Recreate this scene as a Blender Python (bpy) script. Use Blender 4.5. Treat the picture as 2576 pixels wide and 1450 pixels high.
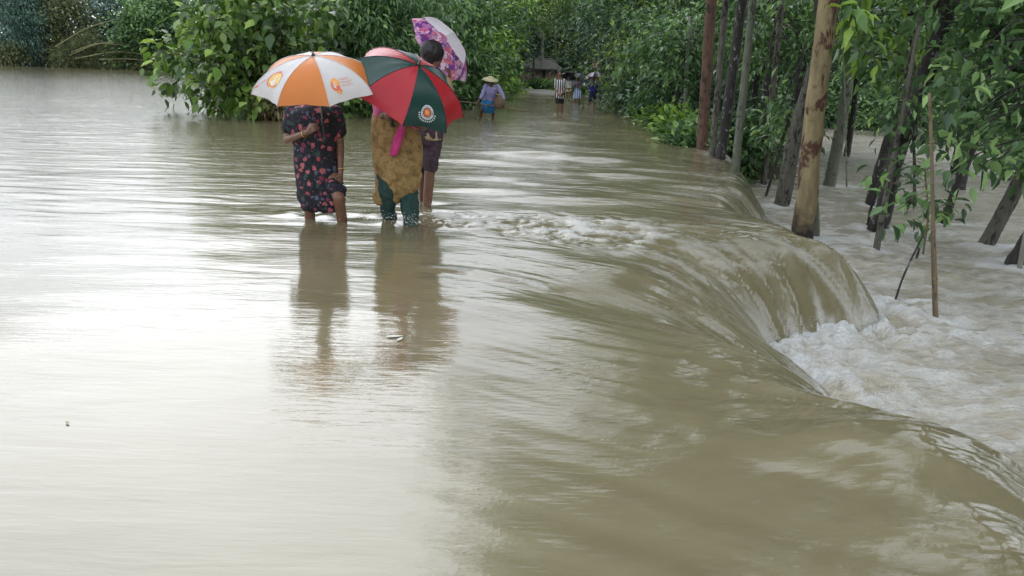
import bpy, bmesh, math, random
import numpy as np
from mathutils import Vector, Matrix

for _o in list(bpy.data.objects):
    bpy.data.objects.remove(_o)
SC = bpy.context.scene
COL = SC.collection
PI = math.pi
rad = math.radians

# ------------------------------------------------------------------ camera
FPX = 1930.0; CAMH = 1.3; ROLL = rad(2.0)           # photograph measured at 2576 x 1450
PITCH = math.atan(538 * math.cos(ROLL) / FPX)
_r = np.array([1.0, 0, 0]); _f = np.array([0, math.cos(PITCH), -math.sin(PITCH)])
_u = np.array([0, math.sin(PITCH), math.cos(PITCH)])
CR = math.cos(ROLL) * _r + math.sin(ROLL) * _u
CU = math.cos(ROLL) * _u - math.sin(ROLL) * _r
CF = _f
CAM = np.array([0, 0, CAMH])
cam_d = bpy.data.cameras.new('camera'); cam = bpy.data.objects.new('camera', cam_d); COL.objects.link(cam)
cam_d.sensor_width = 36.0; cam_d.lens = FPX / 2576 * 36.0
cam_d.clip_start = 0.05; cam_d.clip_end = 2000
_m = Matrix(((CR[0], CU[0], -CF[0], CAM[0]), (CR[1], CU[1], -CF[1], CAM[1]), (CR[2], CU[2], -CF[2], CAM[2]), (0, 0, 0, 1)))
cam.matrix_world = _m
SC.camera = cam

def ray(a, b):
    return CF + ((a - 1288) / FPX) * CR - ((b - 725) / FPX) * CU
def onz(a, b, z=0.0):
    """photo pixel -> point on the horizontal plane z"""
    d = ray(a, b); return CAM + d * ((z - CAMH) / d[2])
def ony(a, b, y):
    """photo pixel -> point at distance y"""
    d = ray(a, b); return CAM + d * (y / d[1])

# ------------------------------------------------------------------ light: overcast, thin bright cloud ahead and left
SUN_AZ = rad(-24); SUN_EL = rad(34)
world = bpy.data.worlds.new('World'); SC.world = world; world.use_nodes = True
_nt = world.node_tree; _nt.nodes.clear()
_out = _nt.nodes.new('ShaderNodeOutputWorld'); _bg = _nt.nodes.new('ShaderNodeBackground')
_sky = _nt.nodes.new('ShaderNodeTexSky'); _sky.sky_type = 'NISHITA'; _sky.sun_disc = False
_sky.sun_elevation = SUN_EL; _sky.sun_rotation = SUN_AZ; _sky.dust_density = 2.0; _sky.air_density = 1.0; _sky.ozone_density = 1.0
_bw = _nt.nodes.new('ShaderNodeRGBToBW')
_mx = _nt.nodes.new('ShaderNodeMix'); _mx.data_type = 'RGBA'; _mx.inputs[0].default_value = 0.82
_nt.links.new(_sky.outputs[0], _bw.inputs[0])
_nt.links.new(_sky.outputs[0], _mx.inputs[6]); _nt.links.new(_bw.outputs[0], _mx.inputs[7])
_mx2 = _nt.nodes.new('ShaderNodeMix'); _mx2.data_type = 'RGBA'; _mx2.inputs[0].default_value = 0.85
_mx2.inputs[7].default_value = (7.25, 7.8, 8.6, 1)          # even cloud deck over the clear sky
_nt.links.new(_mx.outputs[2], _mx2.inputs[6]); _nt.links.new(_mx2.outputs[2], _bg.inputs[0])
_bg.inputs[1].default_value = 0.14
_nt.links.new(_bg.outputs[0], _out.inputs[0])
sun_d = bpy.data.lights.new('sun', 'SUN'); sun = bpy.data.objects.new('sun', sun_d); COL.objects.link(sun)
sun_d.energy = 0.43; sun_d.angle = rad(40); sun_d.color = (0.97, 0.985, 1.0)
_sd = Vector((math.sin(SUN_AZ) * math.cos(SUN_EL), math.cos(SUN_AZ) * math.cos(SUN_EL), math.sin(SUN_EL)))
sun.rotation_euler = _sd.to_track_quat('Z', 'Y').to_euler()
SC.view_settings.view_transform = 'Standard'; SC.view_settings.look = 'None'
SC.view_settings.exposure = 0.62; SC.view_settings.gamma = 1.0; SC.view_settings.use_curve_mapping = False
SC.cycles.max_bounces = 6; SC.cycles.transparent_max_bounces = 8; SC.cycles.use_denoising = True

# ------------------------------------------------------------------ helpers
def sstep(a, b, x):
    t = np.clip((x - a) / (b - a), 0, 1); return t * t * (3 - 2 * t)

_NT = np.random.RandomState(7).rand(256, 256).astype(np.float64) * 2 - 1
def vnoise(x, y):
    xi = np.floor(x).astype(int); yi = np.floor(y).astype(int)
    fx = x - xi; fy = y - yi
    fx = fx * fx * fx * (fx * (fx * 6 - 15) + 10); fy = fy * fy * fy * (fy * (fy * 6 - 15) + 10)
    a = _NT[xi & 255, yi & 255]; b = _NT[(xi + 1) & 255, yi & 255]
    c = _NT[xi & 255, (yi + 1) & 255]; d = _NT[(xi + 1) & 255, (yi + 1) & 255]
    return (a * (1 - fx) + b * fx) * (1 - fy) + (c * (1 - fx) + d * fx) * fy
def fbm(x, y, o=4, g=0.5):
    s = 0; a = 1.0; t = 0
    for i in range(o):
        s = s + a * vnoise(x * 2 ** i + 17.3 * i, y * 2 ** i + 9.1 * i); t += a; a *= g
    return s / t

def tag(o, label=None, cat=None, group=None, kind=None):
    if label: o['label'] = label
    if cat: o['category'] = cat
    if group: o['group'] = group
    if kind: o['kind'] = kind
    return o
def empty(name, loc, label=None, cat=None, group=None, rz=0):
    o = bpy.data.objects.new(name, None); COL.objects.link(o); o.location = Vector(loc); o.rotation_euler = (0, 0, rz)
    o.empty_display_size = 0.1
    return tag(o, label, cat, group)
def mesh_np(name, V, Fc, smooth=True, attrs=None):
    """V (n,3); Fc: (m,k) int array, or list of such arrays"""
    if not isinstance(Fc, list): Fc = [Fc]
    Fc = [np.asarray(f, dtype=np.int32) for f in Fc if len(f)]
    me = bpy.data.meshes.new(name); V = np.asarray(V, dtype=np.float32)
    me.vertices.add(len(V)); me.vertices.foreach_set('co', V.ravel())
    nl = sum(f.size for f in Fc); npoly = sum(len(f) for f in Fc)
    me.loops.add(nl); me.loops.foreach_set('vertex_index', np.concatenate([f.ravel() for f in Fc]))
    me.polygons.add(npoly)
    st = []; off = 0
    for f in Fc:
        st.append(off + np.arange(len(f)) * f.shape[1]); off += f.size
    me.polygons.foreach_set('loop_start', np.concatenate(st).astype(np.int32))
    me.polygons.foreach_set('use_smooth', np.full(npoly, smooth))
    me.update(calc_edges=True)
    if attrs:
        for k, a in attrs.items():
            at = me.attributes.new(k, 'FLOAT', 'POINT'); at.data.foreach_set('value', np.asarray(a, dtype=np.float32))
    me.validate()
    return me
def link(name, me, mat=None, parent=None, loc=None):
    o = bpy.data.objects.new(name, me); COL.objects.link(o)
    if mat is not None and me is not None and len(me.materials) == 0: me.materials.append(mat)
    if parent is not None:
        o.parent = parent
        if loc is None: pass
    if loc is not None: o.location = Vector(loc)
    return o
def join(parts):
    """[(V, [faces arrays])] -> V, faces"""
    V = []; Fq = []; Ft = []; n = 0
    for v, fs in parts:
        V.append(v)
        for f in (fs if isinstance(fs, list) else [fs]):
            f = np.asarray(f)
            if len(f) == 0: continue
            (Fq if f.shape[1] == 4 else Ft).append(f + n)
        n += len(v)
    out = []
    if Fq: out.append(np.concatenate(Fq))
    if Ft: out.append(np.concatenate(Ft))
    return np.concatenate(V), out
def loft(rings, cap=True):
    """rings (n,k,3) -> V, faces (closed round)"""
    R = np.asarray(rings, dtype=float); n, k, _ = R.shape
    V = R.reshape(-1, 3)
    i = np.arange(n - 1)[:, None] * k; j = np.arange(k)[None, :]; j2 = (j + 1) % k
    F = np.stack([i + j, i + j2, i + k + j2, i + k + j], -1).reshape(-1, 4)
    fs = [F]
    if cap:
        V = np.vstack([V, R[0].mean(0), R[-1].mean(0)]); a = len(V) - 2; b = len(V) - 1
        jj = np.arange(k); j3 = (jj + 1) % k
        fs.append(np.stack([np.full(k, a), j3, jj], -1)); o = (n - 1) * k
        fs.append(np.stack([np.full(k, b), o + jj, o + j3], -1))
        fs = [fs[0], np.concatenate(fs[1:])]
    return V, fs
def frame(d, ref=(0, 0, 1)):
    d = np.asarray(d, float); d = d / (np.linalg.norm(d) + 1e-12); ref = np.asarray(ref, float)
    if abs(d @ ref) > 0.97: ref = np.array([0, 1.0, 0]) if abs(d[1]) < 0.9 else np.array([1.0, 0, 0])
    a = np.cross(ref, d); a /= np.linalg.norm(a); b = np.cross(d, a)
    return a, b
def tube(path, radii, k=8, cap=True, wob=0.0, seed=0):
    P = np.asarray(path, float); n = len(P)
    radii = np.full(n, radii) if np.isscalar(radii) else np.asarray(radii, float)
    T = np.gradient(P, axis=0); th = np.linspace(0, 2 * PI, k, endpoint=False)
    a, b = frame(T[0]); rs = []; rng = np.random.RandomState(seed)
    for i in range(n):
        t = T[i] / (np.linalg.norm(T[i]) + 1e-12)
        a = a - t * (a @ t); a /= np.linalg.norm(a); b = np.cross(t, a)
        rr = radii[i] * (1 + wob * rng.uniform(-1, 1, k)) if wob else radii[i]
        rs.append(P[i] + (np.cos(th) * rr)[:, None] * a + (np.sin(th) * rr)[:, None] * b)
    return loft(rs, cap)
def smooth_path(pts, n):
    """Catmull-Rom through pts"""
    P = np.asarray(pts, float); m = len(P)
    if m == 2: return P[0] + (P[1] - P[0]) * np.linspace(0, 1, n)[:, None]
    Q = np.vstack([2 * P[0] - P[1], P, 2 * P[-1] - P[-2]]); out = []
    for t in np.linspace(0, m - 1 - 1e-9, n):
        i = int(t); s = t - i; p0, p1, p2, p3 = Q[i:i + 4]
        out.append(0.5 * (2 * p1 + (p2 - p0) * s + (2 * p0 - 5 * p1 + 4 * p2 - p3) * s * s + (3 * p1 - p0 - 3 * p2 + p3) * s ** 3))
    return np.array(out)

# ------------------------------------------------------------------ materials
def mat_new(name):
    m = bpy.data.materials.new(name); m.use_nodes = True
    nt = m.node_tree; b = nt.nodes['Principled BSDF']
    return m, nt, b
def N(nt, t, **kw):
    n = nt.nodes.new(t)
    for k, v in kw.items(): setattr(n, k, v)
    return n
def ramp(nt, stops, interp='LINEAR'):
    n = nt.nodes.new('ShaderNodeValToRGB'); e = n.color_ramp; e.interpolation = interp
    while len(e.elements) > 1: e.elements.remove(e.elements[-1])
    e.elements[0].position = stops[0][0]; e.elements[0].color = (*stops[0][1], 1)
    for p, c in stops[1:]:
        x = e.elements.new(p); x.color = (*c, 1)
    return n
def mixc(nt, fac, a, b, blend='MIX'):
    n = nt.nodes.new('ShaderNodeMix'); n.data_type = 'RGBA'; n.blend_type = blend
    for i, v in ((0, fac), (6, a), (7, b)):
        if hasattr(v, 'is_output') or isinstance(v, bpy.types.NodeSocket): nt.links.new(v, n.inputs[i])
        elif i == 0: n.inputs[0].default_value = v
        else: n.inputs[i].default_value = (*v, 1)
    return n.outputs[2]
def mathn(nt, op, a, b=None, c=None, clamp=False):
    n = nt.nodes.new('ShaderNodeMath'); n.operation = op; n.use_clamp = clamp
    for i, v in enumerate((a, b, c)):
        if v is None: continue
        if isinstance(v, bpy.types.NodeSocket): nt.links.new(v, n.inputs[i])
        else: n.inputs[i].default_value = v
    return n.outputs[0]
def coords(nt, scale=(1, 1, 1), kind='Object', rot=(0, 0, 0)):
    tc = N(nt, 'ShaderNodeTexCoord'); mp = N(nt, 'ShaderNodeMapping')
    mp.inputs['Scale'].default_value = scale; mp.inputs['Rotation'].default_value = rot
    nt.links.new(tc.outputs[kind], mp.inputs[0]); return mp.outputs[0]
def noise(nt, vec, scale, detail=3, rough=0.55, dist=0.0):
    n = N(nt, 'ShaderNodeTexNoise'); n.inputs['Scale'].default_value = scale; n.inputs['Detail'].default_value = detail
    n.inputs['Roughness'].default_value = rough; n.inputs['Distortion'].default_value = dist
    if vec is not None: nt.links.new(vec, n.inputs['Vector'])
    return n.outputs[0]
def bump(nt, b, h, strength=0.3, dist=0.02, prev=None):
    n = N(nt, 'ShaderNodeBump'); n.inputs['Strength'].default_value = strength; n.inputs['Distance'].default_value = dist
    nt.links.new(h, n.inputs['Height'])
    if prev is not None: nt.links.new(prev, n.inputs['Normal'])
    nt.links.new(n.outputs[0], b.inputs['Normal']); return n.outputs[0]
def attr(nt, name):
    n = N(nt, 'ShaderNodeAttribute'); n.attribute_name = name; return n.outputs['Fac']
# ------------------------------------------------------------------ the flood: upper water runs over the road and falls to the right
ZL = -0.8
# foot of the fall, near to far (plan, metres); third value = length of the drop-off upstream of it
FOOT = np.array([(2.2, -1.5, 0.95), (2.22, 0.8, 0.9), (2.34, 2.0, 0.84), (2.5, 2.6, 0.8), (2.36, 3.15, 0.82), (2.02, 3.7, 0.9), (1.92, 4.3, 1.2), (2.1, 4.8, 1.6), (2.28, 5.16, 1.8),
                 (2.16, 5.45, 1.6), (2.1, 5.8, 1.15), (2.45, 6.1, 0.85), (2.95, 6.3, 0.8), (3.33, 6.5, 0.85), (3.46, 7.0, 0.92),
                 (3.3, 7.7, 0.85), (2.95, 8.3, 0.68), (2.9, 8.8, 0.66), (3.22, 9.5, 0.75), (3.6, 10.4, 0.75), (3.95, 12, 0.75), (4.5, 14.5, 0.8),
                 (5.0, 18, 0.8), (5.5, 23, 0.8), (6.0, 30, 0.8), (6.1, 40, 0.8), (5.5, 60, 0.8)])
FP = smooth_path(FOOT, 700)
_seg = np.gradient(FP[:, :2], axis=0); _seg /= np.linalg.norm(_seg, axis=1)[:, None]
FN = np.stack([_seg[:, 1], -_seg[:, 0]], 1)      # points to the low side (right)
ARC = np.concatenate([[0], np.cumsum(np.linalg.norm(np.diff(FP[:, :2], axis=0), axis=1))])
def foot_dist(x, y):
    """signed distance to the foot of the fall (positive on the upper side) and local drop-off length"""
    x = np.asarray(x, float); y = np.asarray(y, float)
    d = np.empty(x.size); w = np.empty(x.size); ss = np.empty(x.size); xf = x.ravel(); yf = y.ravel()
    for s in range(0, x.size, 20000):
        dx = xf[s:s + 20000, None] - FP[None, :, 0]; dy = yf[s:s + 20000, None] - FP[None, :, 1]
        q = dx * dx + dy * dy; i = q.argmin(1); r = np.arange(len(i))
        sg = dx[r, i] * FN[i, 0] + dy[r, i] * FN[i, 1]
        d[s:s + 20000] = np.where(sg < 0, 1, -1) * np.sqrt(q[r, i]); w[s:s + 20000] = FP[i, 2]; ss[s:s + 20000] = ARC[i]
    return d.reshape(x.shape), w.reshape(x.shape), ss.reshape(x.shape)

LEGS = [onz(778, 540), onz(862, 545), onz(985, 545), onz(1022, 562), onz(1072, 513)]
def upper_water(x, y):
    z = np.zeros_like(x); foam = np.zeros_like(x)
    near = x > -1.0
    d = np.full_like(x, 50.0); w = np.ones_like(x)
    S = np.zeros_like(x)
    d[near], w[near], S[near] = foot_dist(x[near], y[near])
    # folds that run with the flow towards the lip
    fold = fbm(y * 2.1 + 0.55 * x, (x - 0.5 * y) * 0.28, 3)
    w = w * (1 + 0.22 * fold * sstep(9, 2, d))
    t = np.clip(1 - d / w, 0, 1.12)
    z += ZL * t ** 2.1
    z += -0.06 * sstep(2.6, 0.2, d) * (1 - t)                     # draw-down towards the edge
    near_edge = sstep(2.6, 0.5, d) * sstep(-0.2, 0.25, d)
    z += 0.02 * near_edge * fbm(y * 2.6 + 0.9 * x, (x - 0.6 * y) * 0.5, 3)
    lip = sstep(1.5, 0.35, d) * sstep(-0.2, 0.2, d)
    z += lip * (0.03 * fbm(S * 1.6, d * 0.6 + 3, 2) + 0.009 * fbm(S * 8, d * 0.7 + 7, 3))
    dome = sstep(0.1, 1.0, x) * sstep(5.0, 3.0, y) * sstep(0.0, 0.5, d)
    z += dome * (0.03 * fbm(x * 1.3 + 1.2 * y + 4, (y - 0.8 * x) * 2.0, 2) + 0.005 * fbm(x * 7 + 4 * y, (y - 0.5 * x) * 14, 2))
    z += 0.10 * np.exp(-(((x - 1.5) / 0.7) ** 2 + ((y - 2.6) / 0.6) ** 2)) * sstep(0.05, 0.8, d)      # near swelling lobe
    z -= 0.07 * np.exp(-((y - 4.55 + 0.25 * (x - 1.0)) / 0.42) ** 2) * sstep(-0.2, 1.0, x) * sstep(0.1, 0.8, d)      # hollow behind it
    z += 0.0065 * fbm(x * 0.9 + 0.5 * y + 6, y * 1.5 - 0.4 * x, 2) * sstep(2.0, 3.5, y) * sstep(9, 6.5, y)
    # long gentle swells and wind ripples
    z += 0.010 * fbm(x * 0.33 + 3, y * 0.5, 2) * sstep(0.5, 4, y)
    am = sstep(3.5, 9, y) * (1 - 0.5 * sstep(30, 80, y))
    z += 0.008 * am * fbm(x * 1.5, y * 4.2 + 0.3 * x, 3)
    # rougher stream over the road further off
    road = np.exp(-((x - 0.12 * y - 0.2) / 2.6) ** 2) * sstep(7, 10, y) * sstep(60, 30, y)
    z += road * (0.03 * fbm(x * 0.75 + 5, y * 1.05 + 0.2 * x, 3) + 0.05 * (0.3 - np.abs(fbm(x * 0.42 + 8, y * 0.95 + 0.1 * x, 3)))) * (1 + 0.3 * sstep(12, 20, y))
    # standing humps in the stream
    for (a, b, r, h) in ((1350, 388, 0.45, 0.06), (1490, 398, 0.32, 0.055), (1200, 405, 0.6, 0.03), (1240, 482, 0.4, 0.03), (1430, 500, 0.45, 0.03), (1560, 440, 0.3, 0.03)):
        c = onz(a, b); z += h * np.exp(-(((x - c[0]) / (1.7 * r)) ** 2 + ((y - c[1]) / (0.5 * r)) ** 2))
        z -= 0.6 * h * np.exp(-(((x - c[0]) / (1.9 * r)) ** 2 + ((y - c[1] + 0.75 * r) / (0.55 * r)) ** 2))
    # wakes of the waders: the stream runs left to right and slightly to the camera
    for (cx, cy, _z) in LEGS:
        q = ((x - cx - 0.03) / 0.16) ** 2 + ((y - cy) / 0.11) ** 2
        up = ((x - cx + 0.14) / 0.12) ** 2 + ((y - cy) / 0.14) ** 2
        z += 0.022 * np.exp(-up) - 0.02 * np.exp(-q)
    # turbulent fan downstream of their legs
    fx = x + 1.15; cy = 6.95 - 0.10 * fx - 0.03 * fx * fx
    ex = 0.30 + 0.26 * np.clip(fx, 0, 4)
    fan = sstep(-0.2, 0.35, fx) * sstep(4.5, 2.3, fx) * np.exp(-((y - cy) / ex) ** 4)
    tb = fbm(x * 5 + 1.3 * y, y * 7, 4, 0.6)
    z += fan * (0.034 * tb + 0.024 * fbm(x * 2.2, y * 3, 2) + 0.012)
    foam = np.maximum(foam, fan * sstep(-0.05, 0.55, tb + 0.3 * fbm(x * 1.5, y * 1.7, 2)) * (0.6 - 0.38 * sstep(1.6, 2.8, fx)))
    # second, smaller line of broken water in front of it
    ln = onz(1060, 672); ln2 = onz(1390, 708)
    tt = np.clip((x - ln[0]) / (ln2[0] - ln[0]), 0, 1)
    yl = ln[1] + (ln2[1] - ln[1]) * tt + 0.10 * fbm(x * 3.1, x * 0 + 2, 3)
    rid = np.exp(-((y - yl) / 0.09) ** 2) * sstep(ln[0] - 0.15, ln[0] + 0.2, x) * sstep(ln2[0] + 0.35, ln2[0] - 0.1, x)
    z += 0.007 * rid - 0.006 * np.exp(-((y - yl + 0.14) / 0.1) ** 2) * sstep(ln[0] - 0.15, ln[0] + 0.2, x) * sstep(ln2[0] + 0.35, ln2[0] - 0.1, x)
    foam = np.maximum(foam, 0.35 * rid * sstep(0, 0.5, fbm(x * 6, y * 9, 3)))
    # stretched foam streaks on the slope and at the foot
    st = fbm((x - 0.55 * y) * 0.9, (y + 0.55 * x) * 7.5, 4, 0.62)
    foam = np.maximum(foam, sstep(1.9, 0.7, d) * sstep(0.12, 0.5, st) * 0.2 * sstep(3.5, 4.8, y))
    foam = np.maximum(foam, sstep(0.4, 0.05, d) * sstep(0.1, 0.5, fbm(S * 9, d * 0.9, 4, 0.6)) * 0.3)
    foam = np.maximum(foam, sstep(0.14, 0.0, d) * sstep(-0.2, 0.35, fbm(x * 8, y * 8, 3)))
    foam = np.maximum(foam, sstep(13, 16, y) * sstep(1.3, 0.5, d) * 0.6 * sstep(-0.1, 0.3, fbm(x * 3, y * 3, 3)))
    global STREAK
    STREAK = fbm(S * 20, d * 1.1 + 2, 4, 0.6) * sstep(1.6, 0.5, d) + 0.6 * fbm((x - 0.5 * y) * 0.8, (y + 0.5 * x) * 9, 3) * sstep(3.2, 1.5, d) * sstep(0.2, 1.0, d)
    return z, foam, d
def grid_lines(segs):
    out = []
    for a, b, st in segs: out.append(np.arange(a, b, st))
    return np.unique(np.round(np.concatenate(out), 5))
xs = np.concatenate([-np.geomspace(3.0, 260, 130)[::-1], np.arange(-2.98, 4.1, 0.022), np.arange(4.1, 7.2, 0.08)])
ys = np.concatenate([np.arange(-1.5, 1.2, 0.1), np.arange(1.2, 8.6, 0.022), 8.6 + np.cumsum(np.geomspace(0.024, 3.2, 260))])
ys = ys[ys < 260]
X, Y = np.meshgrid(xs, ys, indexing='ij')
Z, FO, D = upper_water(X, Y)
V = np.stack([X, Y, Z], -1).reshape(-1, 3)
ni, nj = X.shape
i = np.arange(ni - 1)[:, None] * nj; j = np.arange(nj - 1)[None, :]
F4 = np.stack([i + j, i + nj + j, i + nj + j + 1, i + j + 1], -1).reshape(-1, 4)
F4 = F4[(D.ravel()[F4] > -0.10).all(1)]
used = np.zeros(len(V), bool); used[F4.ravel()] = True
idx = np.cumsum(used) - 1

def water_material(name, low):
    m, nt, b = mat_new(name)
    v = coords(nt)
    fo = attr(nt, 'foam')
    n1 = noise(nt, coords(nt, (0.35, 0.6, 1)), 1.0, 5, 0.65, 1.2)
    body = ramp(nt, [(0.3, (0.165, 0.139, 0.078)), (0.55, (0.20, 0.172, 0.100)), (0.75, (0.235, 0.205, 0.128))])
    if low:
        body = ramp(nt, [(0.3, (0.31, 0.265, 0.185)), (0.55, (0.41, 0.365, 0.27)), (0.75, (0.50, 0.46, 0.37))])
    nt.links.new(mathn(nt, 'ADD', n1, mathn(nt, 'MULTIPLY', attr(nt, 'streak'), 0.35)), body.inputs[0])
    fn = noise(nt, v, 38.0, 5, 0.65)
    fm = mathn(nt, 'MULTIPLY', fo, mathn(nt, 'ADD', 0.25, mathn(nt, 'MULTIPLY', fn, 1.5)), clamp=True)
    col = mixc(nt, fm, body.outputs[0], (0.90, 0.90, 0.88))
    nt.links.new(col, b.inputs['Base Color'])
    nt.links.new(mathn(nt, 'ADD', 0.035 if not low else 0.08, mathn(nt, 'MULTIPLY', fm, 0.6)), b.inputs['Roughness'])
    b.inputs['IOR'].default_value = 1.7
    # ripples: crests run across the wind
    rip = attr(nt, 'rip')
    r1 = noise(nt, coords(nt, (1.3, 7.5, 1), rot=(0, 0, 0.06)), 4.6, 4, 0.6, 0.4)
    r2 = noise(nt, coords(nt, (0.55, 2.4, 1), rot=(0, 0, -0.1)), 2.0, 3, 0.55, 0.3)
    stk = attr(nt, 'streak')
    r1 = mathn(nt, 'MULTIPLY', r1, rip); r2 = mathn(nt, 'MULTIPLY', r2, rip)
    p = bump(nt, b, r2, 0.4 if not low else 1.0, 0.04 if not low else 0.08)
    p = bump(nt, b, r1, 0.28 if not low else 0.9, 0.012 if not low else 0.045, p)
    p = bump(nt, b, stk, 0.3, 0.02, p)
    bump(nt, b, mathn(nt, 'MULTIPLY', fm, noise(nt, v, 70, 4, 0.7)), 0.9, 0.03, p)
    return m
M_WATER = water_material('muddy_water', False)
M_WLOW = water_material('muddy_water_churned', True)
me = mesh_np('flood_water', V[used], idx[F4], True, {'foam': FO.ravel()[used], 'streak': STREAK.ravel()[used], 'rip': (0.36 + 1.2 * sstep(4.5, 14, V[used][:, 1]))})
water = tag(link('flood_water', me, M_WATER), 'brown flood water sliding over the drowned road', kind='structure')

# lower water right of the road
lx = np.concatenate([np.arange(1.7, 6.2, 0.028), 6.2 + np.cumsum(np.geomspace(0.03, 2.0, 110))]); lx = lx[lx < 60]
ly = np.concatenate([np.arange(-1.5, 2.5, 0.1), np.arange(2.5, 9.5, 0.028), 9.5 + np.cumsum(np.geomspace(0.03, 0.9, 170))]); ly = ly[ly < 48]
X, Y = np.meshgrid(lx, ly, indexing='ij')
D2, _w, _s = foot_dist(X, Y); D2 = -D2
near = np.exp(-np.clip(D2, 0, 50) / 0.40) * sstep(13, 9, Y)
bil = np.abs(fbm(X * 2.6, Y * 2.6, 4, 0.55)); bil2 = np.abs(fbm(X * 7 + 4, Y * 7, 3, 0.65))
Z = ZL + 0.06 * fbm(X * 1.1 + 2, Y * 1.5, 4) + 0.07 * fbm(X * 2.6 + 9, Y * 3.8, 3, 0.6) * sstep(16, 8, Y)
Z += near * (0.20 * (0.32 - bil) + 0.13 * (0.25 - bil2) + 0.07) - 0.05 * sstep(0.1, -0.1, D2)
rid = 1 - np.abs(fbm(X * 0.75 + 0.4 * Y + 3, Y * 1.25 - 0.25 * X, 5, 0.62)) * 2.6
rid2 = 1 - np.abs(fbm(X * 1.6 + 11, Y * 2.6 - 0.5 * X, 4, 0.6)) * 2.8
FOL = 0.75 * sstep(0.45, 0.98, rid) + 0.5 * sstep(0.5, 1.0, rid2)
FOL = FOL * (0.26 + 0.5 * sstep(3.5, 0.5, D2)) * (0.45 + 0.55 * sstep(40, 12, Y)) * 0.62 + 0.02
FOL = np.clip(FOL + 1.1 * near * sstep(0.62, 0.02, bil + 0.6 * bil2), 0, 1)
for (a, b, w_) in ((1907, 431, .2), (1921, 463, .14), (1962, 418, .2), (1966, 518, .3), (2030, 600, .4), (2086, 468, .25), (2188, 514, .2), (2203, 634, .15), (2212, 578, .35), (2376, 562, .18), (2478, 620, .3), (2552, 668, .4), (2357, 825, .1), (2250, 762, .08)):
    c = onz(a, b, ZL); ex_ = X - c[0]; ey_ = Y - c[1]; q = np.sqrt((ex_ / 1.0) ** 2 + (ey_ * 1.3) ** 2)
    FOL = np.clip(FOL + 0.9 * np.exp(-((q - w_ * 0.7) / (w_ * 0.5)) ** 2) * (0.6 + 0.8 * bil) + 0.5 * np.exp(-(ey_ / (w_ * 0.8)) ** 2) * sstep(0, 0.2, ex_) * sstep(5 * w_, 0.3, ex_) * (0.4 + bil * 2), 0, 1)
    Z = Z + 0.03 * np.exp(-(((ex_ + w_ * 0.6) / (w_ * 0.5)) ** 2 + (ey_ / (w_ * 0.7)) ** 2))
V = np.stack([X, Y, Z], -1).reshape(-1, 3); ni, nj = X.shape
i = np.arange(ni - 1)[:, None] * nj; j = np.arange(nj - 1)[None, :]
F4 = np.stack([i + j, i + nj + j, i + nj + j + 1, i + j + 1], -1).reshape(-1, 4)
F4 = F4[(D2.ravel()[F4] > -0.5).all(1)]
used = np.zeros(len(V), bool); used[F4.ravel()] = True; idx = np.cumsum(used) - 1
me = mesh_np('lower_water', V[used], idx[F4], True, {'foam': FOL.ravel()[used], 'rip': np.ones(used.sum()), 'streak': np.zeros(used.sum())})
lower = tag(link('lower_water', me, M_WLOW), 'churning pale brown water among the trees below the road', kind='structure')

# spray thrown up at the foot of the fall
rng = np.random.RandomState(5)
pts = []
for k in range(2600):
    q = FP[rng.randint(120, 330)]; n = rng.uniform(-0.05, 0.55)
    nn = FN[np.argmin(np.abs(FP[:, 0] - q[0]) + np.abs(FP[:, 1] - q[1]))]
    pts.append((q[0] + nn[0] * n, q[1] + nn[1] * n, ZL + 0.05 + abs(rng.normal(0, 0.11)), rng.uniform(0.001, 0.0035)))
pts = np.array(pts)
oct_v = np.array([(1, 0, 0), (-1, 0, 0), (0, 1, 0), (0, -1, 0), (0, 0, 1), (0, 0, -1)], float)
oct_f = np.array([(0, 2, 4), (2, 1, 4), (1, 3, 4), (3, 0, 4), (2, 0, 5), (1, 2, 5), (3, 1, 5), (0, 3, 5)])
V = (pts[:, None, :3] + pts[:, None, 3:4] * oct_v[None]).reshape(-1, 3)
F3 = (oct_f[None] + 6 * np.arange(len(pts))[:, None, None]).reshape(-1, 3)
M_FOAM, _n, _b = mat_new('foam_white'); _b.inputs['Base Color'].default_value = (0.78, 0.77, 0.73, 1); _b.inputs['Roughness'].default_value = 0.35
tag(link('spray', mesh_np('spray', V, F3), M_FOAM), 'fine white spray at the foot of the fall', kind='stuff')

# ------------------------------------------------------------------ the land
def land(x, y):
    h = np.full_like(x, -1.7)
    def rise(m, top): return np.maximum(h, -1.7 + (top + 1.7) * m)
    sh = 119 + 2.0 * fbm(x * 0.05, y * 0 + 3, 2)                                  # far left shore
    h = rise(sstep(0, 6, y - sh), 0.9)
    h = np.maximum(h, -1.7 + (1.35 + 0.5 * sstep(44, 70, y - 0.1 * x + 0.8 * np.sin(x * 0.7))) * sstep(40, 44, y) * sstep(-30, -16, x))   # head of the road
    ve = sstep(-3.6, -4.8, x + 0.25 * np.sin(y * 0.8)) * sstep(-8.6, -7.2, x) * sstep(19.2, 21, y)        # planted verge on the left
    h = rise(ve, 0.06)
    ex = np.interp(y, FOOT[:, 1], FOOT[:, 0])
    vr = sstep(-0.35, 0.25, x - ex) * sstep(16.0, 18.5, y) * sstep(2.0, 0.5, x - ex - 0.11 * np.clip(y - 14, 0, 40))
    h = rise(vr, -0.12)
    h = rise(sstep(4, 8, x) * sstep(0, 2.2, y - 40.5 + 0.55 * np.clip(x - 17, 0, 30) + 0.8 * fbm(x * 0.3, y * 0.3, 2)), 0.3)   # far bank of the lower water
    h = h + 0.12 * fbm(x * 0.4, y * 0.4, 3) * sstep(-1.5, 0, h)
    return h
gx = np.concatenate([np.linspace(-420, -40, 40), np.arange(-38, 42, 0.5), np.linspace(45, 420, 40)])
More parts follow.
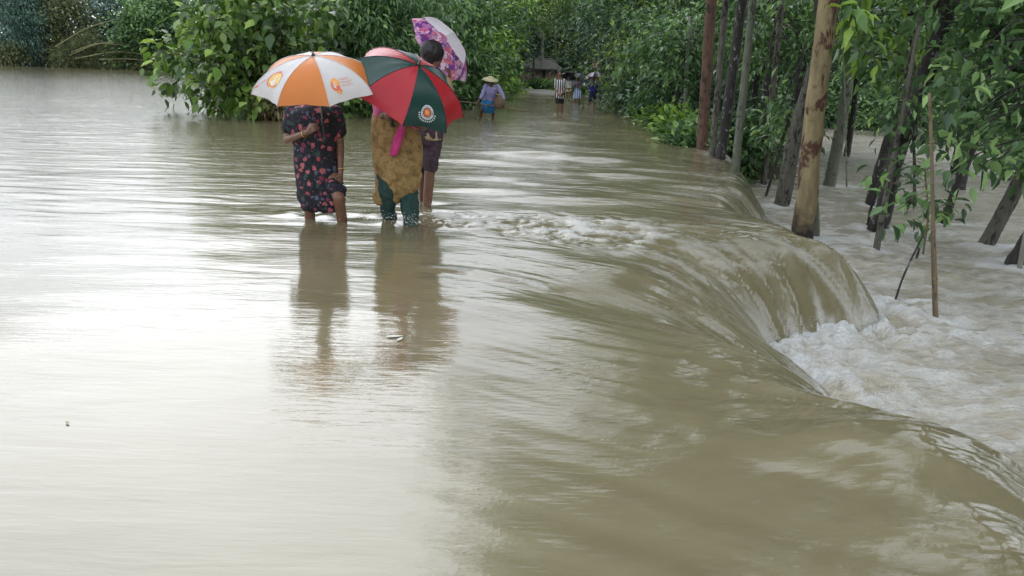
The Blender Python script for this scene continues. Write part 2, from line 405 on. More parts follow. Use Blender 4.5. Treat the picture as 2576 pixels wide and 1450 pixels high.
gy = np.concatenate([np.linspace(-60, 8, 10), np.arange(10, 62, 0.5), np.linspace(64, 140, 40), np.linspace(150, 900, 16)])
X, Y = np.meshgrid(gx, gy, indexing='ij'); Z = land(X, Y)
ni, nj = X.shape; i = np.arange(ni - 1)[:, None] * nj; j = np.arange(nj - 1)[None, :]
F4 = np.stack([i + j, i + nj + j, i + nj + j + 1, i + j + 1], -1).reshape(-1, 4)
m, nt, b = mat_new('muddy_ground')
n1 = noise(nt, coords(nt), 0.9, 5, 0.65)
rp = ramp(nt, [(0.35, (0.045, 0.038, 0.022)), (0.5, (0.06, 0.075, 0.025)), (0.62, (0.09, 0.14, 0.035)), (0.75, (0.15, 0.17, 0.06))]); nt.links.new(n1, rp.inputs[0])
nt.links.new(rp.outputs[0], b.inputs['Base Color']); b.inputs['Roughness'].default_value = 0.95
tag(link('ground', mesh_np('ground', np.stack([X, Y, Z], -1).reshape(-1, 3), F4), m), 'grassy ground and mud banks round the flood', kind='structure')
# wet road climbing out of the water
pr = [onz(1400, 250, 0.02), onz(1420, 236, 0.35), onz(1385, 229, 0.45), onz(1350, 224, 0.55)]
def road_strip():
    c = smooth_path([(1.6, 44, -0.25), (2.3, 52, 0.05), (2.2, 58, 0.5), (1.0, 66, 0.78), (-2.0, 76, 0.9), (-7, 86, 0.95)], 60)
    t = np.gradient(c, axis=0); t /= np.linalg.norm(t, axis=1)[:, None]; n = np.stack([t[:, 1], -t[:, 0], 0 * t[:, 0]], 1)
    L = []
    for s in np.linspace(-1.6, 1.6, 9):
        p = c + n * s
        p = p + n * (0.3 * fbm(c[:, 1] * 0.5 + (9 if s > 0 else 0), c[:, 1] * 0 + 1, 2))[:, None] * np.sign(s)
        p[:, 2] = land(p[:, 0], p[:, 1]) + 0.06 - 0.09 * (s / 1.6) ** 2
        L.append(p)
    L = np.array(L); a, bb = L.shape[:2]
    i = np.arange(a - 1)[:, None] * bb; j = np.arange(bb - 1)[None, :]
    return L.reshape(-1, 3), np.stack([i + j, i + bb + j, i + bb + j + 1, i + j + 1], -1).reshape(-1, 4)
V, F4 = road_strip()
m, nt, b = mat_new('wet_dirt_road')
rp = ramp(nt, [(0.3, (0.22, 0.20, 0.16)), (0.7, (0.36, 0.34, 0.30))]); nt.links.new(noise(nt, coords(nt), 1.5, 4), rp.inputs[0])
nt.links.new(rp.outputs[0], b.inputs['Base Color']); b.inputs['Roughness'].default_value = 0.45
tag(link('road', mesh_np('road', V, F4), m), 'pale wet dirt road climbing out of the flood', kind='structure')
# ------------------------------------------------------------------ vegetation
def leaf_mat(name, dark, mid, light, trans=0.3, rough=0.36):
    m, nt, b = mat_new(name)
    v = attr(nt, 'var')
    n1 = noise(nt, coords(nt), 0.8, 3)
    f = mathn(nt, 'ADD', mathn(nt, 'MULTIPLY', v, 0.8), mathn(nt, 'MULTIPLY', mathn(nt, 'SUBTRACT', n1, 0.5), 0.7), clamp=True)
    rp = ramp(nt, [(0.2, tuple(x * 0.7 for x in dark)), (0.5, mid), (0.82, tuple(x * 1.25 for x in light)), (0.985, (light[0] * 1.5, light[1] * 1.05, light[2] * 0.7))]); nt.links.new(f, rp.inputs[0])
    nt.links.new(rp.outputs[0], b.inputs['Base Color']); b.inputs['Roughness'].default_value = rough
    b.inputs['Specular IOR Level'].default_value = 0.6
    tr = N(nt, 'ShaderNodeBsdfTranslucent')
    hs = N(nt, 'ShaderNodeHueSaturation'); hs.inputs['Hue'].default_value = 0.485; hs.inputs['Saturation'].default_value = 1.1; hs.inputs['Value'].default_value = 1.35
    nt.links.new(rp.outputs[0], hs.inputs['Color']); nt.links.new(hs.outputs[0], tr.inputs[0])
    ms = N(nt, 'ShaderNodeMixShader'); ms.inputs[0].default_value = trans * 0.8
    nt.links.new(b.outputs[0], ms.inputs[1]); nt.links.new(tr.outputs[0], ms.inputs[2])
    nt.links.new(ms.outputs[0], nt.nodes['Material Output'].inputs[0])
    return m
L_HAZE = leaf_mat('leaf_haze_blue', (0.053, 0.112, 0.092), (0.112, 0.210, 0.158), (0.210, 0.345, 0.225), 0.2)  # distance haze painted into the leaves as a bluish tint
L_DARK = leaf_mat('leaf_dark', (0.027, 0.063, 0.034), (0.065, 0.132, 0.063), (0.146, 0.241, 0.112), 0.25)
L_MID = leaf_mat('leaf_mid', (0.053, 0.121, 0.043), (0.133, 0.250, 0.086), (0.296, 0.452, 0.156), 0.3)
L_BRIGHT = leaf_mat('leaf_bright', (0.076, 0.164, 0.035), (0.164, 0.316, 0.057), (0.341, 0.481, 0.089), 0.35)
L_FRESH = leaf_mat('leaf_fresh', (0.05, 0.10, 0.028), (0.15, 0.25, 0.06), (0.32, 0.42, 0.12), 0.35)
L_OLIVE = leaf_mat('leaf_olive', (0.072, 0.094, 0.036), (0.137, 0.173, 0.065), (0.245, 0.259, 0.108), 0.25)
L_DRY = leaf_mat('leaf_dry', (0.10, 0.075, 0.03), (0.19, 0.15, 0.06), (0.30, 0.25, 0.11), 0.25)

TF = np.array([(0, 0, 0), (0.45, 0.5, 0.07), (1, 0, -0.06), (0.45, -0.5, 0.07)])                 # far leaf: one folded quad
TF_F = np.array([(0, 1, 2), (0, 2, 3)])
TN = np.array([(0, 0, 0), (0.12, 0.30, 0.035), (0.42, 0.5, 0.06), (0.75, 0.30, 0.0), (1.04, 0, -0.16),
               (0.75, -0.30, 0.0), (0.42, -0.5, 0.06), (0.12, -0.30, 0.035), (0.42, 0, -0.02), (0.75, 0, -0.07)])      # near leaf
TN_F = np.array([(0, 8, 1), (1, 8, 2), (2, 8, 9), (2, 9, 3), (3, 9, 4), (0, 7, 8), (7, 6, 8), (6, 9, 8), (6, 5, 9), (5, 4, 9)])
def leaves(P, D, L, W, rng, var, tmpl=TF, tf=TF_F, roll=0.7):
    n = len(P); D = D / (np.linalg.norm(D, axis=1)[:, None] + 1e-9)
    up = np.array([0, 0, 1.0]) + rng.normal(0, roll * 0.6, (n, 3))
    S = np.cross(up, D); S /= (np.linalg.norm(S, axis=1)[:, None] + 1e-9); U = np.cross(D, S)
    L = np.broadcast_to(L, n)[:, None, None]; W = np.broadcast_to(W, n)[:, None, None]
    V = P[:, None] + tmpl[None, :, 0:1] * L * D[:, None] + tmpl[None, :, 1:2] * W * S[:, None] + tmpl[None, :, 2:3] * L * U[:, None]
    k = len(tmpl); F = (tf[None] + k * np.arange(n)[:, None, None]).reshape(-1, tf.shape[1])
    return V.reshape(-1, 3), F, np.repeat(var, k)
def clustered(C, crad, npc, L, W, rng, droop=0.35, tmpl=TF, tf=TF_F, flat=0.75, seedvar=0.5):
    """leaf clumps around the points C"""
    m = len(C); n = m * npc; ci = np.repeat(np.arange(m), npc)
    cr = np.broadcast_to(crad, m)[ci][:, None]
    off = rng.normal(0, 0.5, (n, 3)) * np.array([1, 1, flat])
    P = C[ci] + off * cr
    D = off + rng.normal(0, 0.45, (n, 3)); D[:, 2] -= droop
    cv = rng.rand(m); var = seedvar * cv[ci] + (1 - seedvar) * rng.rand(n) + 0.12 * off[:, 2]
    l = L * rng.uniform(0.65, 1.25, n)
    return leaves(P, D, l, l * W / L, rng, np.clip(var, 0, 1), tmpl, tf)
def crown_pts(c, r, m, rng, shell=0.55, lob=0.35, lo=-1.0):
    out = []
    ph = rng.uniform(0, 6, 6)
    while len(out) < m:
        d = rng.normal(0, 1, 3); d /= np.linalg.norm(d)
        if d[2] < lo: continue
        q = 1 + lob * (math.sin(3 * d[0] + ph[0]) * math.sin(3.3 * d[1] + ph[1]) + 0.6 * math.sin(5.1 * d[2] + ph[2] + 4 * d[0]))
        s = shell + (1 - shell) * rng.rand() if rng.rand() < 0.75 else rng.rand() ** 0.5
        out.append(np.array(c) + d * np.array(r) * s * q)
    return np.array(out)
def bark(name, c1, c2, c3=None, scale=6.0, blotch=0.58, spot=None):
    m, nt, b = mat_new(name)
    v = coords(nt, (1, 1, 0.28))
    rp = ramp(nt, [(0.3, c1), (0.7, c2)]); nt.links.new(noise(nt, v, scale * 2, 5, 0.7), rp.inputs[0])
    col = rp.outputs[0]
    if c3 is not None:
        k = N(nt, 'ShaderNodeMapRange'); k.inputs[1].default_value = blotch; k.inputs[2].default_value = blotch + 0.05
        nt.links.new(noise(nt, coords(nt, (1, 1, 0.5)), scale, 4, 0.65, 0.4), k.inputs[0]); col = mixc(nt, k.outputs[0], col, c3)
    nt.links.new(col, b.inputs['Base Color']); b.inputs['Roughness'].default_value = 0.85
    bump(nt, b, noise(nt, coords(nt, (1, 1, 0.18)), scale * 4, 4, 0.7), 0.6, 0.02)
    return m
B_DARK = bark('bark_dark', (0.018, 0.016, 0.014), (0.05, 0.045, 0.04), (0.24, 0.25, 0.23), 13, 0.59)
B_GREY = bark('bark_grey', (0.07, 0.065, 0.05), (0.15, 0.14, 0.11), (0.03, 0.026, 0.022), 12, 0.53)
B_GREEN = bark('bark_grey_green', (0.09, 0.10, 0.07), (0.16, 0.17, 0.12), (0.05, 0.05, 0.038), 12, 0.56)
B_RED = bark('bark_red_brown', (0.085, 0.045, 0.03), (0.17, 0.095, 0.065), (0.045, 0.028, 0.02), 9, 0.54)
B_YEL = bark('bark_peeling_ochre', (0.13, 0.10, 0.05), (0.32, 0.25, 0.13), (0.075, 0.03, 0.018), 3.6, 0.54)
B_PALE = bark('bark_pale', (0.18, 0.175, 0.15), (0.30, 0.29, 0.25), (0.07, 0.065, 0.05), 9, 0.6)
B_CANE = bark('bamboo_cane', (0.13, 0.10, 0.06), (0.22, 0.17, 0.10), (0.07, 0.05, 0.03), 9, 0.6)
B_BAMB = bark('bamboo_green', (0.22, 0.22, 0.10), (0.32, 0.31, 0.16), None, 9)

_nt2 = B_YEL.node_tree; _b2 = _nt2.nodes['Principled BSDF']; _lk = _b2.inputs['Base Color'].links[0].from_socket
_tc = N(_nt2, 'ShaderNodeTexCoord'); _sx = N(_nt2, 'ShaderNodeSeparateXYZ'); _nt2.links.new(_tc.outputs['Object'], _sx.inputs[0])
_mr = N(_nt2, 'ShaderNodeMapRange'); _mr.inputs[1].default_value = 0.34; _mr.inputs[2].default_value = 0.28
_nt2.links.new(mathn(_nt2, 'ADD', _sx.outputs['Z'], mathn(_nt2, 'MULTIPLY', noise(_nt2, coords(_nt2), 5, 5, 0.7), -0.9)), _mr.inputs[0])
_mr.inputs[1].default_value = 0.0; _mr.inputs[2].default_value = -0.35
_nt2.links.new(mixc(_nt2, _mr.outputs[0], _lk, (0.022, 0.016, 0.012)), _b2.inputs['Base Color'])      # wet blackened foot
def px_r(w, p):      # radius of something w photo pixels wide at point p
    return 0.5 * w * ((np.asarray(p) - CAM) @ CF) / FPX
def add_part(name, VF, mat, parent, var=None, smooth=True, kind=None):
    """mesh in world coordinates -> child of parent (parents are unrotated empties)"""
    V, F = VF; V = np.asarray(V) - np.array(parent.location)
    me = mesh_np(name, V, F, smooth, {'var': var} if var is not None else None)
    o = link(name, me, mat, parent)
    if kind: o['kind'] = kind
    return o
def add_sub(part, name, VF, mat, parent, **kw):
    o = add_part(name, VF, mat, parent, **kw); o.parent = part; return o
def trunk_mesh(path, r0, r1, n=16, k=12, seed=0, wob=0.06, flare=0.25):
    P = smooth_path(path, n); t = np.linspace(0, 1, n)
    rng = np.random.RandomState(seed); P = P + rng.normal(0, r0 * 0.04, P.shape) * np.array([1, 1, 0])
    return tube(P, (r0 + (r1 - r0) * t) * (1 + flare * np.exp(-t * n * 0.8)), k, True, wob, seed)
def limb_meshes(root_path, targets, r, rng, k=6):
    out = []
    P = smooth_path(root_path, 20)
    for c in targets:
        i = rng.randint(9, 20); a = P[i]
        mid = (a + c) / 2 + np.array([0, 0, 0.12 * np.linalg.norm(c - a)]) * rng.uniform(-0.4, 1)
        out.append(tube(smooth_path([a, mid, c], 7), np.linspace(r, r * 0.25, 7), k))
    return out
def tree(name, label, cat, base, path, r0, r1, bmat, crowns, lmat, L, W, seed, npc=36, crad=0.6, group=None, limbs=7, droop=0.35, tmpl=TF, tf=TF_F, shell=0.5, flare=0.25):
    """crowns: list of (centre, radii, number of leaf clumps)"""
    rng = np.random.RandomState(seed)
    e = empty(name, base, label, cat, group)
    pts = np.concatenate([crown_pts(c, r, m, rng, shell) for c, r, m in crowns])
    parts = [trunk_mesh(path, r0, r1, 18, 12, seed, flare=flare)]
    if limbs:
        parts += limb_meshes(path, pts[rng.choice(len(pts), min(limbs, len(pts)), False)], r1 * 0.6, rng)
    add_part('trunk', join(parts), bmat, e)
    V, F, var = clustered(pts, crad, npc, L, W, rng, droop, tmpl, tf)
    add_part('crown', (V, F), lmat, e, var, smooth=False)
    return e
def mass(name, label, boxes, L, W, lmat, seed, npc=30, crad=1.0, trunks=None, tmat=None):
    """a wood that reads as one mass; boxes = (x0,x1,y0,y1,z0,z1,clumps)"""
    rng = np.random.RandomState(seed); C = []
    for (x0, x1, y0, y1, z0, z1, m) in boxes:
        c = np.stack([rng.uniform(x0, x1, m), rng.uniform(y0, y1, m), z0 + (z1 - z0) * rng.rand(m)], 1)
        top = z1 * (0.86 + 0.28 * fbm(c[:, 0] * 0.16, c[:, 1] * 0.16 + seed, 3))
        c[:, 2] = z0 + (c[:, 2] - z0) * (top - z0) / (z1 - z0); C.append(c)
    C = np.concatenate(C)
    V, F, var = clustered(C, crad, npc, L, W, rng, 0.4)
    o = link(name, mesh_np(name, V, F, False, {'var': var}), lmat)
    return tag(o, label, kind='stuff')

# --- woods that read as one mass behind everything
mass('far_woodland', 'blue-green wood along the far shore on the left', [(-125, -20, 124, 140, 0, 17, 3400), (-125, -20, 123, 127, 0, 6, 500)], 0.62, 0.34, L_HAZE, 1, 30, 2.4)  # the blue in this wood is distance haze painted into the leaf colour
mass('far_woodland', 'dark wood closing the view behind the hut', [(-26, 30, 92, 108, 0, 19, 2100), (-22, 0, 60, 90, 0.3, 11, 800), (10, 28, 55, 92, 0.2, 13, 900), (-6, 12, 92, 112, 2, 16, 900), (-5, 10, 88, 93, 0, 4, 200)], 0.46, 0.24, L_DARK, 2, 36, 1.35)
mass('woodland', 'dark wood behind the trunks on the right', [(8, 46, 44, 60, 0, 12.5, 2200), (9, 40, 42, 45, -0.6, 2.4, 500), (24, 46, 27, 44, 0.2, 8, 500)], 0.34, 0.19, L_DARK, 3, 40, 1.05)
def C3(a, b, y): return ony(a, b, y)

# --- far left shore
b0 = ony(60, 170, 119)
tree('bamboo_clump', 'tall feathery blue-green bamboo at the left edge of the far shore', 'bamboo', b0, [b0 + (0, 0, -1), b0 + (0.3, 0, 6), b0 + (0, 0, 15)], 0.22, 0.08, B_BAMB,  # the blue in its leaves is distance haze painted into the colour
     [(ony(45, 60, 119), (2.8, 3, 8), 170), (ony(85, 20, 119), (2.0, 2, 9), 90)], L_HAZE, 0.62, 0.14, 11, 46, 1.1, droop=0.9)
b0 = ony(180, 175, 119)
tree('broadleaf_tree', 'dark tree with reddish foliage behind the leaning bamboo pole', 'tree', b0, [b0 + (0, 0, -1), b0 + (0, 0, 7), b0 + (1, 0, 14)], 0.3, 0.1, B_DARK,
     [(ony(170, 70, 120), (4.2, 3, 5.5), 150)], L_OLIVE, 0.5, 0.3, 12, 34, 1.2)
b0 = ony(390, 180, 117)
tree('broadleaf_tree', 'mid green tree with pale leaf clumps on the far left shore', 'tree', b0, [b0 + (0, 0, -1), b0 + (0, 0, 6), b0 + (-1, 0, 12)], 0.35, 0.1, B_DARK,
     [(ony(380, 60, 117), (4.2, 3, 4.2), 150), (ony(330, 100, 116), (2.6, 2, 3), 60), (ony(440, 30, 118), (3, 2, 4), 70)], L_MID, 0.55, 0.34, 13, 36, 1.1)
# collapsed olive bamboo at the water's edge, with its canes
rng = np.random.RandomState(21)
b0 = ony(270, 178, 115)
e = empty('bamboo_thicket', b0, 'low olive bamboo thicket drooping into the water on the far shore', 'bamboo')
C = []
for k in range(330):
    a = rng.uniform(140, 455); top = 95 + 0.00062 * (a - 270) ** 2 + 18 * math.sin(a * 0.05)
    C.append(ony(a, rng.uniform(top, 177 + 0.02 * a), rng.uniform(114, 119)))
V, F, var = clustered(np.array(C), 1.0, 34, 0.6, 0.1, rng, 0.5)
add_part('foliage', (V, F), L_OLIVE, e, var, False)
for (p, q, s) in (((140, 118), (285, 50), 1), ((175, 140), (330, 118), 2), ((180, 132), (300, 108), 1), ((190, 148), (420, 150), 2), ((250, 150), (440, 168), 1)):
    a = ony(*p, 114.5); c = ony(*q, 114); mid = (a + c) / 2 + np.array([0, 0, 0.5 * s])
    add_part('cane', tube(smooth_path([a, mid, c], 9), np.linspace(0.1, 0.04, 9), 5), B_BAMB, e)
b0 = ony(15, 172, 116)
e = empty('shrub', b0, 'pale leafy shrub at the far shore in the left corner', 'shrub')
V, F, var = clustered(crown_pts(ony(12, 140, 116), (3.2, 2, 1.9), 60, rng), 0.9, 34, 0.5, 0.2, rng); add_part('foliage', (V, F), L_OLIVE, e, var, False)
b0 = ony(450, 181, 112)
e = empty('shrub', b0, 'small bright shrub on the far shore beside the big-leaved bush', 'shrub')
V, F, var = clustered(crown_pts(ony(445, 165, 112), (2.6, 1.5, 1.1), 50, rng), 0.7, 34, 0.4, 0.2, rng); add_part('foliage', (V, F), L_MID, e, var, False)

# --- individual large leaves, objects that share a few meshes
def leaf_protos(name, L, W, n, seed, mat):
    out = []; rng = np.random.RandomState(seed)
    for k in range(n):
        t = TN.copy(); t[:, 2] += rng.normal(0, 0.03, len(t)); t[4, 2] -= rng.uniform(0, 0.2); t[9, 2] -= rng.uniform(0, 0.08)
        V = t * np.array([L, W, L]); me = mesh_np(name, V, TN_F, True, {'var': np.full(len(t), (k + 0.5) / n)}); me.materials.append(mat); out.append(me)
    return out
def place_leaves(parent, P, D, protos, rng, sc=(0.7, 1.25)):
    org = np.array(parent.location)
    for p, d in zip(P, D):
        d = d / np.linalg.norm(d); up = np.array([0, 0, 1.0]) + rng.normal(0, 0.35, 3)
        s = np.cross(up, d); s /= np.linalg.norm(s); u = np.cross(d, s); q = p - org; k = rng.uniform(*sc)
        o = link('leaf', protos[rng.randint(len(protos))], None, parent)
        o.matrix_local = Matrix(((d[0] * k, s[0] * k, u[0] * k, q[0]), (d[1] * k, s[1] * k, u[1] * k, q[1]), (d[2] * k, s[2] * k, u[2] * k, q[2]), (0, 0, 0, 1)))
def leafy(parent, clusters, crad, n, protos, rng, droop=0.5, sc=(0.7, 1.25)):
    C = np.array(clusters); ci = rng.randint(0, len(C), n)
    off = rng.normal(0, 0.5, (n, 3)); P = C[ci] + off * np.broadcast_to(crad, len(C))[ci][:, None]
    D = off + rng.normal(0, 0.4, (n, 3)); D[:, 2] -= droop
    place_leaves(parent, P, D, protos, rng, sc)
    return P

# --- big-leaved bush on the verge, left of centre
rng = np.random.RandomState(31)
b0 = ony(640, 302, 20)
e = empty('big_leaved_bush', b0, 'big-leaved green bush leaning over the water behind the orange and white umbrella', 'bush')
yb = 20.0
edge = [(432, 135), (455, 140), (500, 75), (480, 105), (520, 45), (530, 20), (545, 95), (560, 150), (500, 175), (525, 195), (550, 225), (580, 250), (610, 275), (600, 210),
        (570, 60), (600, 30), (640, 50), (680, 40), (720, 60), (760, 30), (650, 110), (700, 130), (620, 160), (660, 200), (700, 230), (640, 250), (760, 120), (580, 5), (660, 0), (820, 20), (540, -15), (620, -30), (700, -30)]
EC = [ony(a, b, yb + rng.uniform(-1.2, 0.4)) for a, b in edge]
lim = []
for c in EC[::2]:
    a = b0 + np.array([rng.uniform(-0.4, 1.0), rng.uniform(0, 1), 0.3]); lim.append(tube(smooth_path([a, (a + c) / 2 + (0.2, 0.2, 0.35), c], 8), np.linspace(0.05, 0.012, 8), 6))
add_part('stem', join([tube([b0 + (0.3, 0.6, -0.6), b0 + (0.35, 0.7, 1.2), b0 + (0.5, 0.8, 2.6)], [0.13, 0.11, 0.06], 10)] + lim), B_GREY, e)
LP = leaf_protos('leaf', 0.32, 0.22, 7, 3, L_BRIGHT)
leafy(e, EC, 0.52, 300, LP, rng, 0.55)
pts = np.concatenate([np.array(EC), crown_pts(ony(680, 150, yb + 1.2), (2.1, 1.3, 1.75), 70, rng, 0.4), crown_pts(ony(640, 250, yb + 0.5), (1.1, 0.8, 0.6), 26, rng)])
V, F, var = clustered(pts, 0.58, 44, 0.23, 0.15, rng, 0.5, TN, TN_F); add_part('foliage', (V, F), L_FRESH, e, var, True, 'stuff')
# dry trailing plant at its foot
b0 = ony(700, 300, 19.4)
e = empty('dry_creeper', b0, 'yellowing creeper trailing in the water at the foot of the bush', 'creeper')
C = [ony(a, b, 19.4) for a, b in ((650, 270), (680, 250), (700, 280), (720, 262), (690, 230), (740, 285), (670, 290), (725, 240), (660, 255), (710, 295))]
V, F, var = clustered(np.array(C), 0.34, 60, 0.2, 0.05, rng, 0.9); add_part('foliage', (V, F), L_DRY, e, var, False)
add_part('stem', join([tube(smooth_path([b0 + (0, 0.3, -0.2), c + (0, 0.1, 0.15), c], 6), 0.012, 5) for c in C]), B_CANE, e)
# mango-like trees on the same verge
b0 = ony(870, 280, 23.5)
tree('narrow_leaved_tree', 'dense narrow-leaved tree directly behind the two front umbrellas', 'tree', b0, [b0 + (0, 0, -0.5), b0 + (0.1, 0, 2), b0 + (0.4, 0, 4.2)], 0.22, 0.1, B_DARK,
     [(ony(880, 100, 23.5), (2.5, 1.6, 2.4), 150), (ony(840, 250, 22.6), (1.6, 1.0, 0.75), 46), (ony(1000, 200, 23.5), (1.5, 1.2, 1.4), 56), (ony(960, -20, 24), (2.2, 1.6, 1.6), 60)], L_MID, 0.26, 0.085, 41, 44, 0.62, droop=0.6, limbs=9)
b0 = ony(1100, 262, 30)
tree('narrow_leaved_tree', 'dark leafy tree above the flowered umbrella', 'tree', b0, [b0 + (0, 0, -0.5), b0 + (0.1, 0, 2), b0 + (-0.4, 0, 5)], 0.22, 0.1, B_DARK,
     [(ony(1090, 90, 30), (2.7, 1.8, 2.6), 170), (ony(1150, 215, 30), (1.6, 1.2, 1.0), 56), (ony(1040, 20, 30), (2.5, 2, 1.8), 70)], L_MID, 0.28, 0.10, 42, 44, 0.7, droop=0.5)
b0 = ony(1190, 245, 42)
tree('bright_tree', 'light green tree leaning over the water behind the fisherman', 'tree', b0, [b0 + (0, 0, -0.5), b0 + (0.1, 0, 2), b0 + (0.4, 0, 5)], 0.2, 0.1, B_GREY,
     [(ony(1195, 90, 42), (2.2, 1.8, 2.3), 120), (ony(1205, 170, 41), (1.7, 1.4, 1.6), 70), (ony(1215, 30, 43), (2.6, 2, 2), 80), (ony(1160, 225, 41.5), (1.6, 1, 0.7), 36)], L_BRIGHT, 0.26, 0.14, 43, 42, 0.75)
b0 = ony(1255, 215, 60)
tree('dark_tree', 'dark spreading tree left of the hut', 'tree', b0, [b0 + (0, 0, -1), b0 + (0.1, 0, 3), b0 + (0.2, 0, 6)], 0.25, 0.1, B_PALE,
     [(ony(1262, 85, 62), (1.7, 1.6, 1.6), 80), (ony(1240, 20, 64), (2.4, 2, 2), 80)], L_DARK, 0.3, 0.15, 44, 40, 0.9)
for s, (a, b, lab, lm) in enumerate(((1225, 232, 'yellow-green clump of waterside plants just behind the straw hat', L_BRIGHT), (1278, 232, 'yellowish broad-leaved clump at the water right of the fisherman', L_BRIGHT),
        (1345, 215, 'dark green row of plants below the pink hut wall', L_MID), (1385, 216, 'bright low plants between the hut and the striped boy', L_BRIGHT), (1470, 228, 'low green plants behind the blue-shirted walker', L_MID), (1530, 232, 'dark plants at the right end of the dirt road', L_MID), (1130, 250, 'grey-green plants at the water below the dark leafy tree', L_OLIVE))):
    y = (50, 53, 68, 70, 62, 52, 36)[s]; c = ony(a, b - (8 if s not in (2, 3, 4) else 1), y)
    e = empty('waterside_plant', ony(a, b, y), lab, 'plant')
    rr = (0.9, 0.9, 1.5, 1.4, 1.3, 1.3, 1.0)[s]
    V, F, var = clustered(crown_pts(c, (rr, 0.7, 0.42 if s not in (2, 3, 4) else 0.22), 26, np.random.RandomState(90 + s)), 0.4, 34, 0.32, 0.12, np.random.RandomState(95 + s), -0.1); add_part('foliage', (V, F), lm, e, var, False)

# --- slim trees beyond the striped boy
spec = [(1468, 222, 1463, -20, 10, 66, 'slim grey tree with a bright sapling crown behind the grey umbrella', B_GREY, L_BRIGHT),
        (1512, 235, 1555, -20, 16, 50, 'dark slanting tree right of the striped umbrella', B_DARK, L_DARK),
        (1500, 228, 1508, -10, 8, 60, 'thin pale tree just behind the striped umbrella', B_PALE, L_MID),
        (1545, 240, 1570, -20, 12, 46, 'slanting pale tree where the dirt road meets the wood', B_PALE, L_MID),
        (1605, 245, 1610, -20, 13, 38, 'straight pale slim trunk at the start of the right-hand wood', B_PALE, L_MID),
        (1360, 205, 1362, -10, 8, 80, 'thin pale trunk standing before the pink hut wall', B_PALE, L_MID),
        (1282, 195, 1270, 120, 8, 64, 'short pale leaning trunk under the dark tree left of the hut', B_PALE, L_DARK),
        (1395, 200, 1390, -10, 9, 84, 'thin grey trunk at the right end of the pink hut', B_GREY, L_MID),
        (1640, 250, 1652, -20, 10, 34, 'thin dark trunk among the shrubs right of the straight pale trunk', B_DARK, L_MID),
        (1582, 240, 1574, -20, 10, 42, 'dark trunk left of the straight pale slim trunk', B_DARK, L_MID)]
for s, (a, b, a2, b2, w, y, lab, bm, lm) in enumerate(spec):
    b0 = ony(a, b, y); t0 = ony(a2, b2, y); d = (t0 - b0); top = b0 + d * 1.7 if b2 < 50 else b0 + d * 1.1
    r = px_r(w, b0)
    tree('slim_tree', lab, 'tree', b0, [b0 - d * 0.1, (b0 + t0) / 2 + (r, 0, 0), top], r, r * 0.6, bm,
         [(b0 + d * 0.95 + (0, 0.5, 0), (1.9, 1.5, 1.6), 70), (top, (2.2, 1.8, 2.0), 46), (b0 + d * 0.75 + (0.6, 0.8, 0), (0.9, 0.8, 0.6), 10)], lm, 0.26, 0.13, 200 + s, 36, 0.75, limbs=4, flare=0.1)

# grass beside the dirt road
rng = np.random.RandomState(77); n = 9000
gx_ = rng.uniform(-7, 9, n); gy_ = rng.uniform(50, 79, n); rc = np.interp(gy_, [44, 52, 58, 66, 76, 86], [1.6, 2.3, 2.2, 1.0, -2.0, -7]); k_ = np.abs(gx_ - rc) > 1.35
P = np.stack([gx_, gy_, land(gx_, gy_) - 0.02], 1)[k_]; P = P[P[:, 2] > -0.06]; D_ = rng.normal(0, 0.35, P.shape); D_[:, 2] = 1
V, F, var = leaves(P, D_, rng.uniform(0.12, 0.3, len(P)), np.full(len(P), 0.05), rng, rng.rand(len(P)))
tag(link('grass', mesh_np('grass', V, F, False, {'var': var}), L_BRIGHT), 'short bright grass on the verges of the dirt road', kind='stuff')
# --- trunks standing in and beside the lower water on the right
def stand(name, lab, bpx, tpx, w, bm, y=None, mid=None, crown=None, lm=None, leaf=(0.2, 0.09), seed=0, r_top=0.7, ext=1.6, zb=ZL, flare=0.12, npc=30, crad=0.42):
    b0 = onz(bpx[0], bpx[1], zb) if y is None else ony(bpx[0], bpx[1], y)
    yy = b0[1]
    t0 = ony(tpx[0], tpx[1], yy); d = t0 - b0
    pts = [b0 - d * (0.9 / max(d[2], 0.5)) * 0.9, b0]
    if mid: pts.append(ony(mid[0], mid[1], yy))
    pts += [t0, t0 + (t0 - pts[-1]) * ext * 0.5 + np.array([0, 0, 0.6])]
    r = px_r(w, b0); e = empty(name, b0, lab, 'tree')
    rng = np.random.RandomState(300 + seed)
    parts = [trunk_mesh(pts, r, r * r_top, 26, 14, seed, 0.05, flare)]
    top = pts[-1]
    if crown is None: crown = [(top + (0.3, 0.5, 0.8), (1.7, 1.5, 1.5), 60)]
    P = np.concatenate([crown_pts(c, rr, m, rng, 0.4) for c, rr, m in crown])
    parts += limb_meshes([t0, (t0 + top) / 2, top], P[rng.choice(len(P), min(6, len(P)), False)], r * 0.35, rng)
    add_part('trunk', join(parts), bm, e)
    V, F, var = clustered(P, crad, npc, leaf[0], leaf[1], rng, 0.5); add_part('crown', (V, F), lm or L_MID, e, var, False)
    return e
def cw(*l):      # crown clumps given in photo pixels and distance
    return [(ony(a, b, y), r, m) for a, b, y, r, m in l]
stand('red_barked_tree', 'reddish brown straight trunk, first of the cluster at the road edge', (1766, 372), (1790, 0), 31, B_RED, y=15.5, seed=1,
      crown=cw((1790, -350, 15.6, (1.6, 1.5, 1.3), 60)))
stand('mossy_tree', 'thin mottled trunk right beside the reddish brown one', (1792, 392), (1822, 40), 19, B_GREY, y=14.6, seed=2, crown=cw((1830, -340, 15, (1.2, 1.2, 1), 36)))
stand('dark_tree', 'thick trunk blackened towards the top, in the middle of the road-edge cluster', (1812, 400), (1868, 0), 28, B_DARK, y=14.2, seed=3, crown=cw((1870, -340, 14.4, (1.3, 1.2, 1), 44)))
